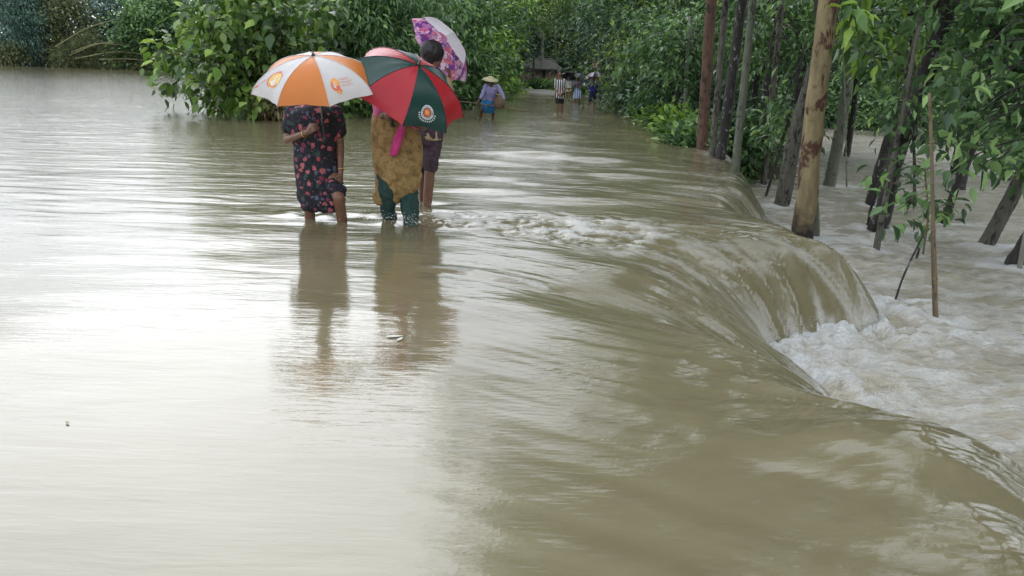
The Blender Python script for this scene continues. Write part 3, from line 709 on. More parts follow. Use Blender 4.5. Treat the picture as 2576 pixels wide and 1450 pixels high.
stand('mossy_tree', 'short leaning trunk between the blackened trunk and the pale speckled one', (1822, 385), (1858, 120), 16, B_GREY, y=15.8, seed=4, crown=cw((1850, -260, 16.2, (1.2, 0.9, 0.9), 22)))
stand('mossy_tree', 'pale speckled trunk rising right at the lip of the fall', (1848, 445), (1888, 60), 23, B_GREEN, y=12.9, mid=(1868, 250), seed=5, crown=cw((1900, -280, 13.4, (1.1, 0.9, 0.8), 30)))
stand('dark_tree', 'dark upright trunk in the water left of the mottled pair', (1907, 431), (1935, 180), 24, B_DARK, seed=6, crown=cw((1930, 30, 20, (1.4, 1.0, 1.3), 44)))
stand('mossy_tree', 'slim mottled trunk close to the dark upright one', (1921, 463), (1945, 220), 17, B_GREY, seed=7, crown=cw((1950, 100, 17.4, (1.0, 0.8, 0.9), 26)))
stand('dark_tree', 'dark trunk leaning right behind the grey one', (1962, 418), (2020, 200), 26, B_DARK, seed=8, crown=cw((2020, 60, 21, (1.3, 1.0, 1.2), 44)))
stand('grey_tree', 'thick grey trunk just left of the ochre one', (1966, 518), (2045, 190), 42, B_GREY, seed=9, mid=(2003, 330), crown=cw((2060, -320, 13.6, (1.4, 1.3, 1), 44)))
stand('peeling_tree', 'tall ochre trunk with peeling dark red bark patches', (2018, 600), (2084, 0), 56, B_YEL, y=10.6, mid=(2046, 320), seed=10, r_top=0.72, ext=1.8, crown=cw((2080, -400, 10.8, (1.6, 1.5, 0.9), 60)), flare=0.08)
stand('mossy_tree', 'narrow dark greenish trunk pressed against the ochre trunk', (2052, 606), (2078, 200), 21, B_GREEN, y=10.9, mid=(2050, 420), seed=11, crown=cw((2120, -200, 11.6, (0.9, 0.8, 0.7), 28)))
stand('green_grey_tree', 'smooth grey-green trunk standing alone right of the ochre trunk', (2086, 468), (2135, 190), 32, B_GREEN, mid=(2112, 340), seed=12, crown=cw((2150, 20, 17.4, (1.3, 1.0, 1.1), 44)))
stand('dark_tree', 'black trunk leaning right, left of the forked tree', (2188, 514), (2255, 280), 26, B_DARK, seed=13, mid=(2222, 390), crown=cw((2260, 130, 15.0, (0.8, 0.7, 0.8), 22)))
stand('speckled_tree', 'slender pale trunk in front of the forked tree', (2203, 634), (2272, 280), 20, B_GREY, seed=14, ext=1.0, r_top=0.4, mid=(2228, 500), crown=cw((2270, 290, 10.2, (0.25, 0.25, 0.2), 5)), leaf=(0.17, 0.08))
# the forked dark tree
fk = stand('forked_tree', 'large dark lichen-spotted tree leaning right and forking near the top', (2212, 578), (2330, 200), 46, B_DARK, seed=15, mid=(2262, 370), ext=2.4,
      crown=cw((2300, -350, 12, (1.6, 1.5, 1), 50)))
b0 = onz(2212, 578, ZL); yy = b0[1] - 0.15
add_part('limb', trunk_mesh([ony(2275, 350, yy), ony(2320, 210, yy), ony(2368, 60, yy), ony(2400, -80, yy)], px_r(40, b0), px_r(24, b0), 16, 12, 5), B_DARK, fk)
add_part('limb', trunk_mesh([ony(2195, 580, yy - 0.1), ony(2232, 470, yy - 0.1), ony(2258, 330, yy - 0.1)], px_r(24, b0), px_r(18, b0), 12, 10, 6), B_DARK, fk)
stand('dark_tree', 'thin dark trunk leaning right behind the leafy sapling', (2376, 562), (2452, 360), 22, B_DARK, seed=16, mid=(2402, 480), crown=cw((2480, 270, 13.2, (0.6, 0.6, 0.4), 16)))
lt = stand('leaning_tree', 'speckled trunk leaning steeply right at the picture edge', (2478, 620), (2572, 440), 42, B_GREY, seed=17, ext=2.2, crown=cw((2620, 180, 10.5, (1.2, 1.2, 1), 50), (2560, 0, 10.5, (1.5, 1.3, 1), 60)))
stand('dark_tree', 'dark stump-like trunk cut by the right edge of the picture', (2552, 668), (2640, 520), 54, B_DARK, seed=18, crown=cw((2760, 300, 9.6, (1.0, 1, 0.8), 40)))
stand('speckled_tree', 'thin stem at the right picture edge before the dark stump', (2564, 678), (2590, 540), 14, B_PALE, seed=19, crown=cw((2640, 380, 9.4, (0.5, 0.5, 0.4), 12)))
stand('dark_tree', 'tall dark trunk rising through the leaves at the upper right', (2420, 440), (2470, 60), 30, B_DARK, y=17, seed=20, crown=cw((2480, -20, 18, (1.9, 1.2, 1.2), 60)))
stand('slim_tree', 'thin pale trunk in the shrubs left of the reddish trunk', (1720, 340), (1726, 210), 13, B_PALE, y=21, seed=21, crown=cw((1722, 120, 21.2, (1.2, 1.1, 1.1), 46)))
stand('dark_tree', 'stout blackish trunk in the shrubs left of the reddish trunk', (1702, 325), (1710, 200), 22, B_DARK, y=22.5, seed=22, crown=cw((1700, 110, 22.6, (1.5, 1.2, 1.2), 56)))
stand('slim_tree', 'bare thin stick leaning in the water between two mottled trunks', (1927, 492), (1975, 330), 8, B_DARK, seed=23, crown=cw((1985, 290, 15, (0.5, 0.5, 0.5), 10)), flare=0)

# --- mid-distance foliage among the trunks: each a small tree of the wood
mids = [(1680, 140, 30, 2.4, 2.6, L_FRESH, 'leafy tree filling the gap left of the reddish trunk'), (1620, 90, 34, 2.4, 3.0, L_DARK, 'dark leafy tree right of the dirt road'),
        (1760, 120, 27, 2.2, 2.2, L_DARK, 'dark leafy tree behind the reddish trunk'), (1900, 0, 24, 2.2, 2.0, L_FRESH, 'leafy tree behind the road-edge trunks, top centre right'),
        (2010, 40, 28, 2.6, 2.0, L_DARK, 'dark leafy tree behind the grey trunk'), (2160, 10, 24, 2.3, 1.7, L_DARK, 'dark leafy tree behind the grey-green trunk'),
        (2300, 0, 22, 2.4, 1.6, L_FRESH, 'leafy tree behind the forked tree'), (2440, 40, 20, 2.3, 1.6, L_DARK, 'dark leafy tree behind the leaves at the right'),
        (2580, 60, 19, 2.2, 1.8, L_MID, 'leafy tree at the right picture edge behind the leaning trunk'), (1560, 60, 44, 2.6, 3.4, L_DARK, 'dark leafy tree above the striped umbrella'),
        (1450, 40, 66, 3.2, 3.2, L_FRESH, 'green leafy tree above the people on the road'), (1340, 20, 78, 3.4, 3.0, L_FRESH, 'green tree crown above the hut')]
for s, (a, b, y, rx, rz, lm, lab) in enumerate(mids):
    c = ony(a, b, y); g = float(land(np.array([c[0]]), np.array([c[1]]))[0]); b0 = np.array([c[0] + 0.3, y, max(g, -1.6)])
    tree('leafy_tree', lab, 'tree', b0, [b0 - (0, 0, 0.3), (b0 + c) / 2 + (0.15, 0, 0), c + (0, 0, rz * 0.6)], 0.11, 0.05, B_DARK,
         [(c, (rx, 1.4, rz), 120), *([(c + (0.3, 0.3, rz + 1.6), (rx * 1.2, 1.8, 2.0), 90)] if a < 1800 else [])], lm, 0.24, 0.11, 400 + s, 36, 0.75)

# --- shrubs on the right verge, running back from the reddish trunk
for s, (a, b, y, rx, rz, lm, lab) in enumerate([(1745, 362, 16.6, 0.4, 0.2, L_MID, 'low dark shrub at the foot of the reddish trunk'), (1715, 335, 19, 0.5, 0.22, L_BRIGHT, 'bright green weeds at the road edge before the blackish trunk'),
        (1680, 308, 22.5, 0.55, 0.25, L_BRIGHT, 'bright weeds further along the road edge, left of the blackish trunk'), (1655, 282, 26, 0.8, 0.45, L_MID, 'green shrub at the road edge below the dark leafy tree'),
        (1615, 258, 29, 1.1, 0.7, L_DARK, 'dark shrub at the road edge near the straight pale trunk'), (1590, 248, 35, 1.2, 0.6, L_MID, 'shrub at the far right edge of the flooded road'),
        (1700, 245, 25.5, 1.2, 1.0, L_DARK, 'tall dark shrub behind the blackish trunk'), (1745, 270, 23, 0.9, 0.9, L_DARK, 'dark shrub right behind the thin pale trunk'), (1650, 215, 30, 1.5, 1.2, L_MID, 'large green shrub under the leafy tree left of the reddish trunk'),
        (1800, 300, 20, 0.8, 0.9, L_DARK, 'dark shrub seen between the road-edge trunks'), (1868, 372, 17.2, 0.5, 0.42, L_MID, 'low shrub at the water right of the pale speckled trunk'), (1835, 350, 17.6, 0.45, 0.4, L_DARK, 'low dark shrub behind the blackened trunk')]):
    c = ony(a, b, y); e = empty('shrub', (c[0], c[1], c[2] - rz), lab, 'shrub'); r_ = np.random.RandomState(500 + s)
    V, F, var = clustered(crown_pts(c, (rx, 0.6, rz), 46, r_), 0.42, 40, 0.2, 0.1, r_, 0.1); add_part('foliage', (V, F), lm, e, var, False)
    add_part('stem', join([tube(smooth_path([c + (r_.normal(0, 0.1), 0, -rz - 0.4), c + r_.normal(0, 0.25, 3)], 5), 0.012, 5) for k in range(6)]), B_CANE, e)
for s, (a, b, y, w, lab) in enumerate([(2010, 295, 41, 4, 'dark bushes on the far bank behind the ochre trunk'), (2180, 290, 40, 3.6, 'leafy bushes on the far bank left of the forked tree'), (2330, 300, 36, 3.2, 'bushes on the far bank right of the forked tree'), (1900, 285, 40, 3, 'bushes on the far bank behind the road-edge trunks'), (2480, 320, 31, 3, 'bushes on the far bank at the right')]):
    c = ony(a, b - 32, y); e = empty('bank_bush', (c[0], c[1], -0.8), lab, 'bush'); r_ = np.random.RandomState(540 + s)
    V, F, var = clustered(crown_pts(c, (w, 1.2, 1.15), 110, r_, 0.3), 0.7, 40, 0.22, 0.12, r_, 0.3); add_part('foliage', (V, F), L_MID, e, var, False)

# --- near branches with large leaves, upper right
LB = leaf_protos('leaf', 0.22, 0.10, 6, 8, L_BRIGHT); LM = leaf_protos('leaf', 0.17, 0.085, 6, 9, L_MID)
def branchy(name, lab, rootpts, y, clus, n, protos, crad, seed, bm=B_DARK, rb=0.03, cat='tree', extra=0, lm=L_MID, L=0.23, W=0.12):
    rng = np.random.RandomState(seed); P = [ony(a, b, yy) for a, b, yy in rootpts]; C = [ony(a, b, y + rng.uniform(-0.35, 0.35)) for a, b in clus]
    e = empty(name, P[0], lab, cat); root = smooth_path(P, 16)
    prt = [tube(root, np.linspace(rb, rb * 0.5, 16), 8)]
    for c in C:
        i = int(np.argmin(np.linalg.norm(root - c, axis=1))); a = root[min(i, 15)]
        prt.append(tube(smooth_path([a, (a + c) / 2 + (0, 0, 0.06), c], 6), np.linspace(rb * 0.4, rb * 0.12, 6), 5))
    add_part('trunk', join(prt), bm, e)
    leafy(e, C, crad, n, protos, rng, 0.45)
    if extra:
        V, F, var = clustered(np.array(C), crad * 1.2, extra, L, W, rng, 0.5, TN, TN_F); add_part('foliage', (V, F), lm, e, var, True, 'stuff')
    return e
b0 = onz(2290, 560, ZL)
branchy('large_leaved_tree', 'tree with bright hanging leaves beside the forked trunk, upper right', [(2300, 520, 12.8), (2300, 400, 12.8), (2290, 180, 12.7), (2300, -60, 12.7)], 12.6,
        [(2150, 110), (2190, 95), (2240, 85), (2290, 110), (2170, 150), (2215, 150), (2260, 160), (2320, 140), (2130, 60), (2200, 40), (2280, 30), (2350, 60), (2230, 200), (2240, 290), (2340, 20), (2150, 10), (2410, 40), (2400, 120)], 210, LB, 0.32, 61, extra=6)
branchy('large_leaved_tree', 'overhanging tree with large leaves at the right picture edge', [(2650, 700, 7.9), (2640, 400, 7.8), (2600, 150, 7.7), (2560, -120, 7.6)], 7.6,
        [(2440, 300), (2480, 290), (2530, 300), (2560, 260), (2410, 330), (2450, 345), (2500, 350), (2550, 340), (2390, 370), (2430, 400), (2480, 410), (2520, 400), (2560, 410), (2400, 250), (2560, 180), (2500, 220), (2440, 230), (2570, 100), (2530, 60), (2480, 120), (2420, 150), (2380, 200)], 140, LM, 0.20, 62, extra=0)
branchy('large_leaved_tree', 'shaded tree crown hanging into the top right of the picture', [(2470, 480, 14.5), (2480, 300, 14.4), (2440, 50, 14.4), (2400, -120, 14.4)], 14.2,
        [(2380, 40), (2440, 20), (2500, 40), (2550, 20), (2420, 90), (2480, 100), (2540, 110), (2390, 150), (2450, 170), (2510, 180), (2560, 190), (2410, 230), (2470, 250), (2530, 250), (2370, 280), (2430, 300), (2350, 330), (2390, 340), (2330, 120), (2300, 170)], 200, LM, 0.34, 63, extra=10, lm=L_DARK)
branchy('sapling', 'small leafy sapling tied to the bamboo pole above the churning water', [(2322, 640, 8.2), (2335, 540, 8.15), (2330, 470, 8.1), (2325, 400, 8.1)], 8.1,
        [(2260, 425), (2300, 410), (2340, 430), (2240, 465), (2280, 470), (2320, 480), (2250, 510), (2300, 520), (2350, 520), (2270, 550), (2320, 560), (2380, 540), (2410, 520), (2380, 430), (2230, 550), (2420, 425), (2210, 430), (2340, 580)], 120, leaf_protos('leaf', 0.15, 0.07, 6, 10, L_MID), 0.14, 64, bm=B_CANE, rb=0.012, cat='sapling')
branchy('sapling', 'pale leaf spray on a thin stem at the ochre trunk, upper centre right', [(2130, 470, 10.2), (2125, 200, 10.1), (2110, 40, 10.1)], 9.9,
        [(2140, 30), (2160, 10), (2150, 70)], 34, LB, 0.2, 65, bm=B_GREEN, rb=0.012, cat='sapling')
# canes stuck in the churning water
def pole(name, lab, pts, y, w, bm=B_CANE, cat='pole', knots=True):
    P = smooth_path([ony(a, b, y) for a, b in pts], 14); P = np.vstack([P[0] - (P[1] - P[0]) * 3.0, P]); r = px_r(w, P[1])
    e = empty(name, P[1], lab, cat)
    add_part('cane', tube(P, np.linspace(r, r * 0.75, 15), 8, True, 0.1, 3), bm, e)
    if knots:
        cn = e.children[0] if e.children else [o for o in COL.objects if o.parent == e][0]
        for k in range(3, 14, 2): add_sub(cn, 'node', tube([P[k] - (P[k + 1] - P[k]) * 0.05, P[k], P[k] + (P[k + 1] - P[k]) * 0.05], [r * 0.9, r * 1.25, r * 0.9], 8), bm, e)
    return e
y0 = onz(2357, 825, ZL)[1]
pole('bamboo_pole', 'tall upright bamboo pole in the churning water at the right', [(2357, 825), (2348, 560), (2342, 330), (2338, 235)], y0, 10)
pole('bamboo_pole', 'thinner cane tied close against the upright bamboo pole', [(2349, 800), (2344, 600), (2346, 420)], y0 + 0.03, 6)
pole('stick', 'thin crooked stick slanting out of the foam left of the bamboo pole', [(2250, 762), (2275, 690), (2322, 592)], onz(2250, 762, ZL)[1], 6, B_DARK, 'stick', False)
pole('stick', 'short slanting stick under the leafy sapling', [(2305, 652), (2316, 615), (2328, 585)], onz(2305, 652, ZL)[1], 7, B_DARK, 'stick', False)
pole('stick', 'thin dark bent branch left of the slender pale trunk', [(2182, 572), (2192, 520), (2208, 470), (2240, 430)], onz(2182, 572, ZL)[1], 8, B_DARK, 'stick', False)

# --- high crowns of the road-edge trees, above the frame: they shade the fall and are mirrored in it
for s_, (o, dx, dy, z, r, n) in enumerate([('peeling_tree', -1.2, 0.5, 8.6, (3.2, 3.0, 2.6), 150), ('red_barked_tree', -1.2, 1.0, 9.5, (3.4, 3.2, 3.0), 150), ('grey_tree', -0.6, 1.0, 9.4, (3.2, 3.0, 3.0), 140), ('forked_tree', 0.2, -0.5, 7.4, (2.6, 2.4, 2.2), 90)]):
    e = bpy.data.objects[o]; c = np.array(e.location) + np.array([dx, dy, 0]); c[2] = z; r_ = np.random.RandomState(700 + s_)
    P = crown_pts(c, r, n, r_, 0.35); V, F, var = clustered(P, 0.9, 34, 0.3, 0.15, r_, 0.5)
    add_part('unseen_crown', (V, F), L_MID, e, var, False)
    a = np.array(e.location) + np.array([0.25, 0, 3.2]); add_part('limb', join([tube(smooth_path([a, (a + q) / 2 + (0, 0, 0.4), q], 8), np.linspace(0.1, 0.03, 8), 7) for q in P[:8]]), B_GREY, e)

for s_, (o, c, r, n) in enumerate([('leaning_tree', (7.2, 5.4, 5.6), (3.0, 3.2, 2.8), 130), ('large_leaved_tree.001', (6.7, 2.0, 3.7), (2.4, 3.0, 3.0), 110), ('large_leaved_tree.001', (6.6, 5.4, 3.5), (1.6, 1.9, 2.8), 150)]):  # unseen crowns added right of frame, far off their trunks, to darken reflections
    e = bpy.data.objects[o]; r_ = np.random.RandomState(720 + s_); P = crown_pts(np.array(c), r, n, r_, 0.35); V, F, var = clustered(P, 0.8, 34, 0.26, 0.13, r_, 0.5)
    add_part('unseen_crown', (V, F), L_MID, e, var, False); a = np.array(e.location) + np.array([0.6, -0.3, 3.0])
    add_part('limb', join([tube(smooth_path([a, (a + q) / 2 + (0, 0, 0.4), q], 8), np.linspace(0.09, 0.03, 8), 7) for q in P[:8]]), B_GREY, e)
# ------------------------------------------------------------------ people: tools
def capsule(p0, p1, r0, r1, k=14):
    p0 = np.asarray(p0, float); p1 = np.asarray(p1, float); d = p1 - p0; L = np.linalg.norm(d) + 1e-9; d = d / L
    a, b = frame(d); th = np.linspace(0, 2 * PI, k, endpoint=False); ring = np.cos(th)[:, None] * a + np.sin(th)[:, None] * b
    rs = []
    for t in np.linspace(-PI / 2 + 0.12, 0, 5): rs.append(p0 + d * r0 * math.sin(t) + ring * r0 * math.cos(t))
    for s in (0.33, 0.67): rs.append(p0 + d * L * s + ring * (r0 + (r1 - r0) * s))
    for t in np.linspace(0, PI / 2 - 0.12, 5): rs.append(p1 + d * r1 * math.sin(t) + ring * r1 * math.cos(t))
    return loft(rs)
def ellipsoid(c, ax, ay, az, r, k=18, n=11):
    c = np.asarray(c, float); rs = []
    th = np.linspace(0, 2 * PI, k, endpoint=False)
    for t in np.linspace(-PI / 2 + 0.08, PI / 2 - 0.08, n):
        rs.append(c + math.sin(t) * r[2] * az + math.cos(t) * ((np.cos(th) * r[0])[:, None] * ax + (np.sin(th) * r[1])[:, None] * ay))
    return loft(rs)
def rings(spec, wx, wy, k=28, fold=0.0, nf=9, seed=0):
    """spec: list of (centre, half width, half depth); ellipse rings in the plane wx, wy"""
    th = np.linspace(0, 2 * PI, k, endpoint=False); rs = []; rng = np.random.RandomState(seed); ph = rng.uniform(0, 6, 4)
    for i, (c, a, b) in enumerate(spec):
        m = 1 + fold * (np.sin(nf * th + ph[0] + 0.5 * i) * 0.6 + np.sin((nf * 2 + 3) * th + ph[1] - 0.3 * i) * 0.4) * (i / max(1, len(spec) - 1))
        rs.append(np.asarray(c) + (np.cos(th) * a * m)[:, None] * wx + (np.sin(th) * b * m)[:, None] * wy)
    return rs
def remesh(name, parts, voxel, smooth=6, fac=0.5):
    V, F = join(parts)
    o = bpy.data.objects.new('tmp', mesh_np('tmp', V, F)); COL.objects.link(o)
    m = o.modifiers.new('r', 'REMESH'); m.mode = 'VOXEL'; m.voxel_size = voxel; m.use_smooth_shade = True
    if smooth:
        s = o.modifiers.new('s', 'SMOOTH'); s.iterations = smooth; s.factor = fac
    dg = bpy.context.evaluated_depsgraph_get(); me = bpy.data.meshes.new_from_object(o.evaluated_get(dg), depsgraph=dg)
    bpy.data.objects.remove(o); me.name = name
    for p in me.polygons: p.use_smooth = True
    return me
def mesh_co(me):
    a = np.empty(len(me.vertices) * 3, np.float32); me.vertices.foreach_get('co', a); return a.reshape(-1, 3).astype(float)
def mesh_no(me):
    a = np.empty(len(me.vertices) * 3, np.float32); me.vertices.foreach_get('normal', a); return a.reshape(-1, 3).astype(float)
def wrinkle(me, amp, sx, sz, seed=0, fn=None):
    c = mesh_co(me); n = mesh_no(me)
    d = fbm(c[:, 0] * sx + c[:, 1] * sx * 0.7 + seed, c[:, 2] * sz + seed * 3.1 + 0.8 * sz * c[:, 0], 3)
    d = amp * (1 - 2 * np.abs(d)) * 1.2
    if fn is not None: d = d * fn(c)
    c = c + n * d[:, None]; me.vertices.foreach_set('co', c.astype(np.float32).ravel()); me.update()
def part_mesh(name, me, mat, parent):
    V = mesh_co(me) - np.array(parent.location); me.vertices.foreach_set('co', V.astype(np.float32).ravel()); me.update()
    me.materials.clear(); me.materials.append(mat)
    o = link(name, me, None, parent); return o

def cloth(name, c1, c2, scale=20, rough=0.85, trans=0.0):
    m, nt, b = mat_new(name)
    rp = ramp(nt, [(0.35, c1), (0.65, c2)]); nt.links.new(noise(nt, coords(nt), scale, 4, 0.6), rp.inputs[0])
    nt.links.new(rp.outputs[0], b.inputs['Base Color']); b.inputs['Roughness'].default_value = rough
    bump(nt, b, noise(nt, coords(nt), 260, 2), 0.25, 0.002)
    return m
def skin_mat(name, c):
    m, nt, b = mat_new(name)
    rp = ramp(nt, [(0.3, tuple(x * 0.8 for x in c)), (0.7, tuple(x * 1.15 for x in c))]); nt.links.new(noise(nt, coords(nt), 14, 4), rp.inputs[0])
    nt.links.new(rp.outputs[0], b.inputs['Base Color']); b.inputs['Roughness'].default_value = 0.42
    b.inputs['Subsurface Weight'].default_value = 0.08; b.inputs['Subsurface Radius'].default_value = (0.02, 0.008, 0.004)
    return m
def floral(name, base, cols, scale=22, thr=0.28, small=True, base2=None):
    m, nt, b = mat_new(name)
    v = coords(nt); vs = v
    def layer(col_in, sc, th, pal, seed):
        mp = N(nt, 'ShaderNodeMapping'); mp.inputs['Location'].default_value = (seed, seed * 2, seed * 3); nt.links.new(vs, mp.inputs[0])
        nz = N(nt, 'ShaderNodeTexNoise'); nz.inputs['Scale'].default_value = sc * 2.2; nt.links.new(mp.outputs[0], nz.inputs['Vector'])
        ad = N(nt, 'ShaderNodeVectorMath', operation='MULTIPLY_ADD'); ad.inputs[1].default_value = (0.045,) * 3
        nt.links.new(nz.outputs[1], ad.inputs[0]); nt.links.new(mp.outputs[0], ad.inputs[2])
        vo = N(nt, 'ShaderNodeTexVoronoi'); vo.inputs['Scale'].default_value = sc; nt.links.new(ad.outputs[0], vo.inputs['Vector'])
        sp = N(nt, 'ShaderNodeSeparateColor'); nt.links.new(vo.outputs['Color'], sp.inputs[0])
        rp = ramp(nt, [(i / len(pal), c) for i, c in enumerate(pal)], 'CONSTANT'); nt.links.new(sp.outputs[0], rp.inputs[0])
        lim = mathn(nt, 'MULTIPLY', mathn(nt, 'ADD', 0.45, sp.outputs[1]), th)
        return mixc(nt, mathn(nt, 'LESS_THAN', vo.outputs['Distance'], lim), col_in, rp.outputs[0])
    bb = ramp(nt, [(0.4, base), (0.6, base2 or base)]); nt.links.new(noise(nt, v, 9, 2), bb.inputs[0])
    c = bb.outputs[0]
    if small: c = layer(c, scale * 1.7, thr * 0.8, [(0.02, 0.05, 0.06), (0.10, 0.11, 0.16), (0.02, 0.06, 0.04), (0.03, 0.03, 0.05)], 3.3)
    c = layer(c, scale, thr, cols, 0.0)
    nt.links.new(c, b.inputs['Base Color']); b.inputs['Roughness'].default_value = 0.8
    bump(nt, b, noise(nt, v, 240, 2), 0.2, 0.002)
    return m
S_BROWN = skin_mat('skin_brown', (0.19, 0.095, 0.06)); S_DEEP = skin_mat('skin_deep', (0.12, 0.06, 0.04)); S_TAN = skin_mat('skin_tan', (0.26, 0.135, 0.09))
HAIR, _n, _b = mat_new('black_hair'); _b.inputs['Base Color'].default_value = (0.012, 0.010, 0.011, 1); _b.inputs['Roughness'].default_value = 0.5
bump(_n, _b, noise(_n, coords(_n, (1, 1, 0.25)), 160, 3), 0.8, 0.006)
EYE, _n, _b = mat_new('eye_dark'); _b.inputs['Base Color'].default_value = (0.02, 0.015, 0.012, 1); _b.inputs['Roughness'].default_value = 0.15

def hand_parts(w, d, nrm, side, s=1.0, curl=0.8, thumb_in=0.6):
    """palm + five fingers; d: wrist to knuckles, nrm: out of the back of the hand, side: towards the thumb"""
    w = np.asarray(w, float); d = d / np.linalg.norm(d); nrm = nrm - d * (nrm @ d); nrm /= np.linalg.norm(nrm)
    sd = np.cross(nrm, d); sd = sd * (1 if sd @ side > 0 else -1)
    out = [capsule(w, w + d * 0.035 * s, 0.024 * s, 0.026 * s)]
    for i, (o, l) in enumerate(((0.030, 0.070), (0.010, 0.078), (-0.010, 0.073), (-0.029, 0.058))):
        k0 = w + d * 0.085 * s + sd * o * s; out.append(capsule(w + d * 0.02 * s + sd * o * 0.7 * s, k0, 0.014 * s, 0.0115 * s, 10))
        p = k0; a = 0.25
        for j, q in enumerate((0.45, 0.32, 0.23)):
            a += curl * (0.75 if j == 0 else 1.0)
            dd = d * math.cos(a) - nrm * math.sin(a); p2 = p + dd * l * q * s
            out.append(capsule(p, p2, (0.0100 - 0.0010 * j) * s, (0.0094 - 0.0010 * j) * s, 8)); p = p2
    t0 = w + d * 0.028 * s + sd * 0.026 * s; t1 = t0 + (d * 0.6 + sd * 0.7 - nrm * 0.35) * 0.038 * s
    t2 = t1 + (d * 0.75 + sd * (0.5 - thumb_in) - nrm * thumb_in) * 0.034 * s
    out += [capsule(t0, t1, 0.0135 * s, 0.012 * s, 8), capsule(t1, t2, 0.0115 * s, 0.0095 * s, 8)]
    return out
def head_parts(c, face, up, s=1.0):
    """c: centre of the skull; face: unit vector the face looks along"""
    face = face / np.linalg.norm(face); up = up - face * (up @ face); up /= np.linalg.norm(up); sd = np.cross(face, up)
    P = [ellipsoid(c, sd, face, up, (0.076 * s, 0.094 * s, 0.088 * s)), ellipsoid(c + face * 0.026 * s - up * 0.055 * s, sd, face, up, (0.058 * s, 0.062 * s, 0.068 * s)),
         ellipsoid(c + face * 0.052 * s - up * 0.102 * s, sd, face, up, (0.03 * s, 0.03 * s, 0.022 * s)),
         capsule(c + face * 0.090 * s - up * 0.012 * s, c + face * 0.104 * s - up * 0.045 * s, 0.009 * s, 0.015 * s, 8),
         capsule(c + face * 0.076 * s - up * 0.078 * s - sd * 0.018 * s, c + face * 0.076 * s - up * 0.078 * s + sd * 0.018 * s, 0.010 * s, 0.010 * s, 8),
         capsule(c + face * 0.080 * s + up * 0.014 * s - sd * 0.034 * s, c + face * 0.080 * s + up * 0.014 * s + sd * 0.034 * s, 0.012 * s, 0.012 * s, 8)]
    for q in (-1, 1): P.append(ellipsoid(c + sd * q * 0.078 * s - up * 0.022 * s - face * 0.005 * s, face, sd, up, (0.018 * s, 0.009 * s, 0.032 * s), 10, 7))
    return P, sd, up
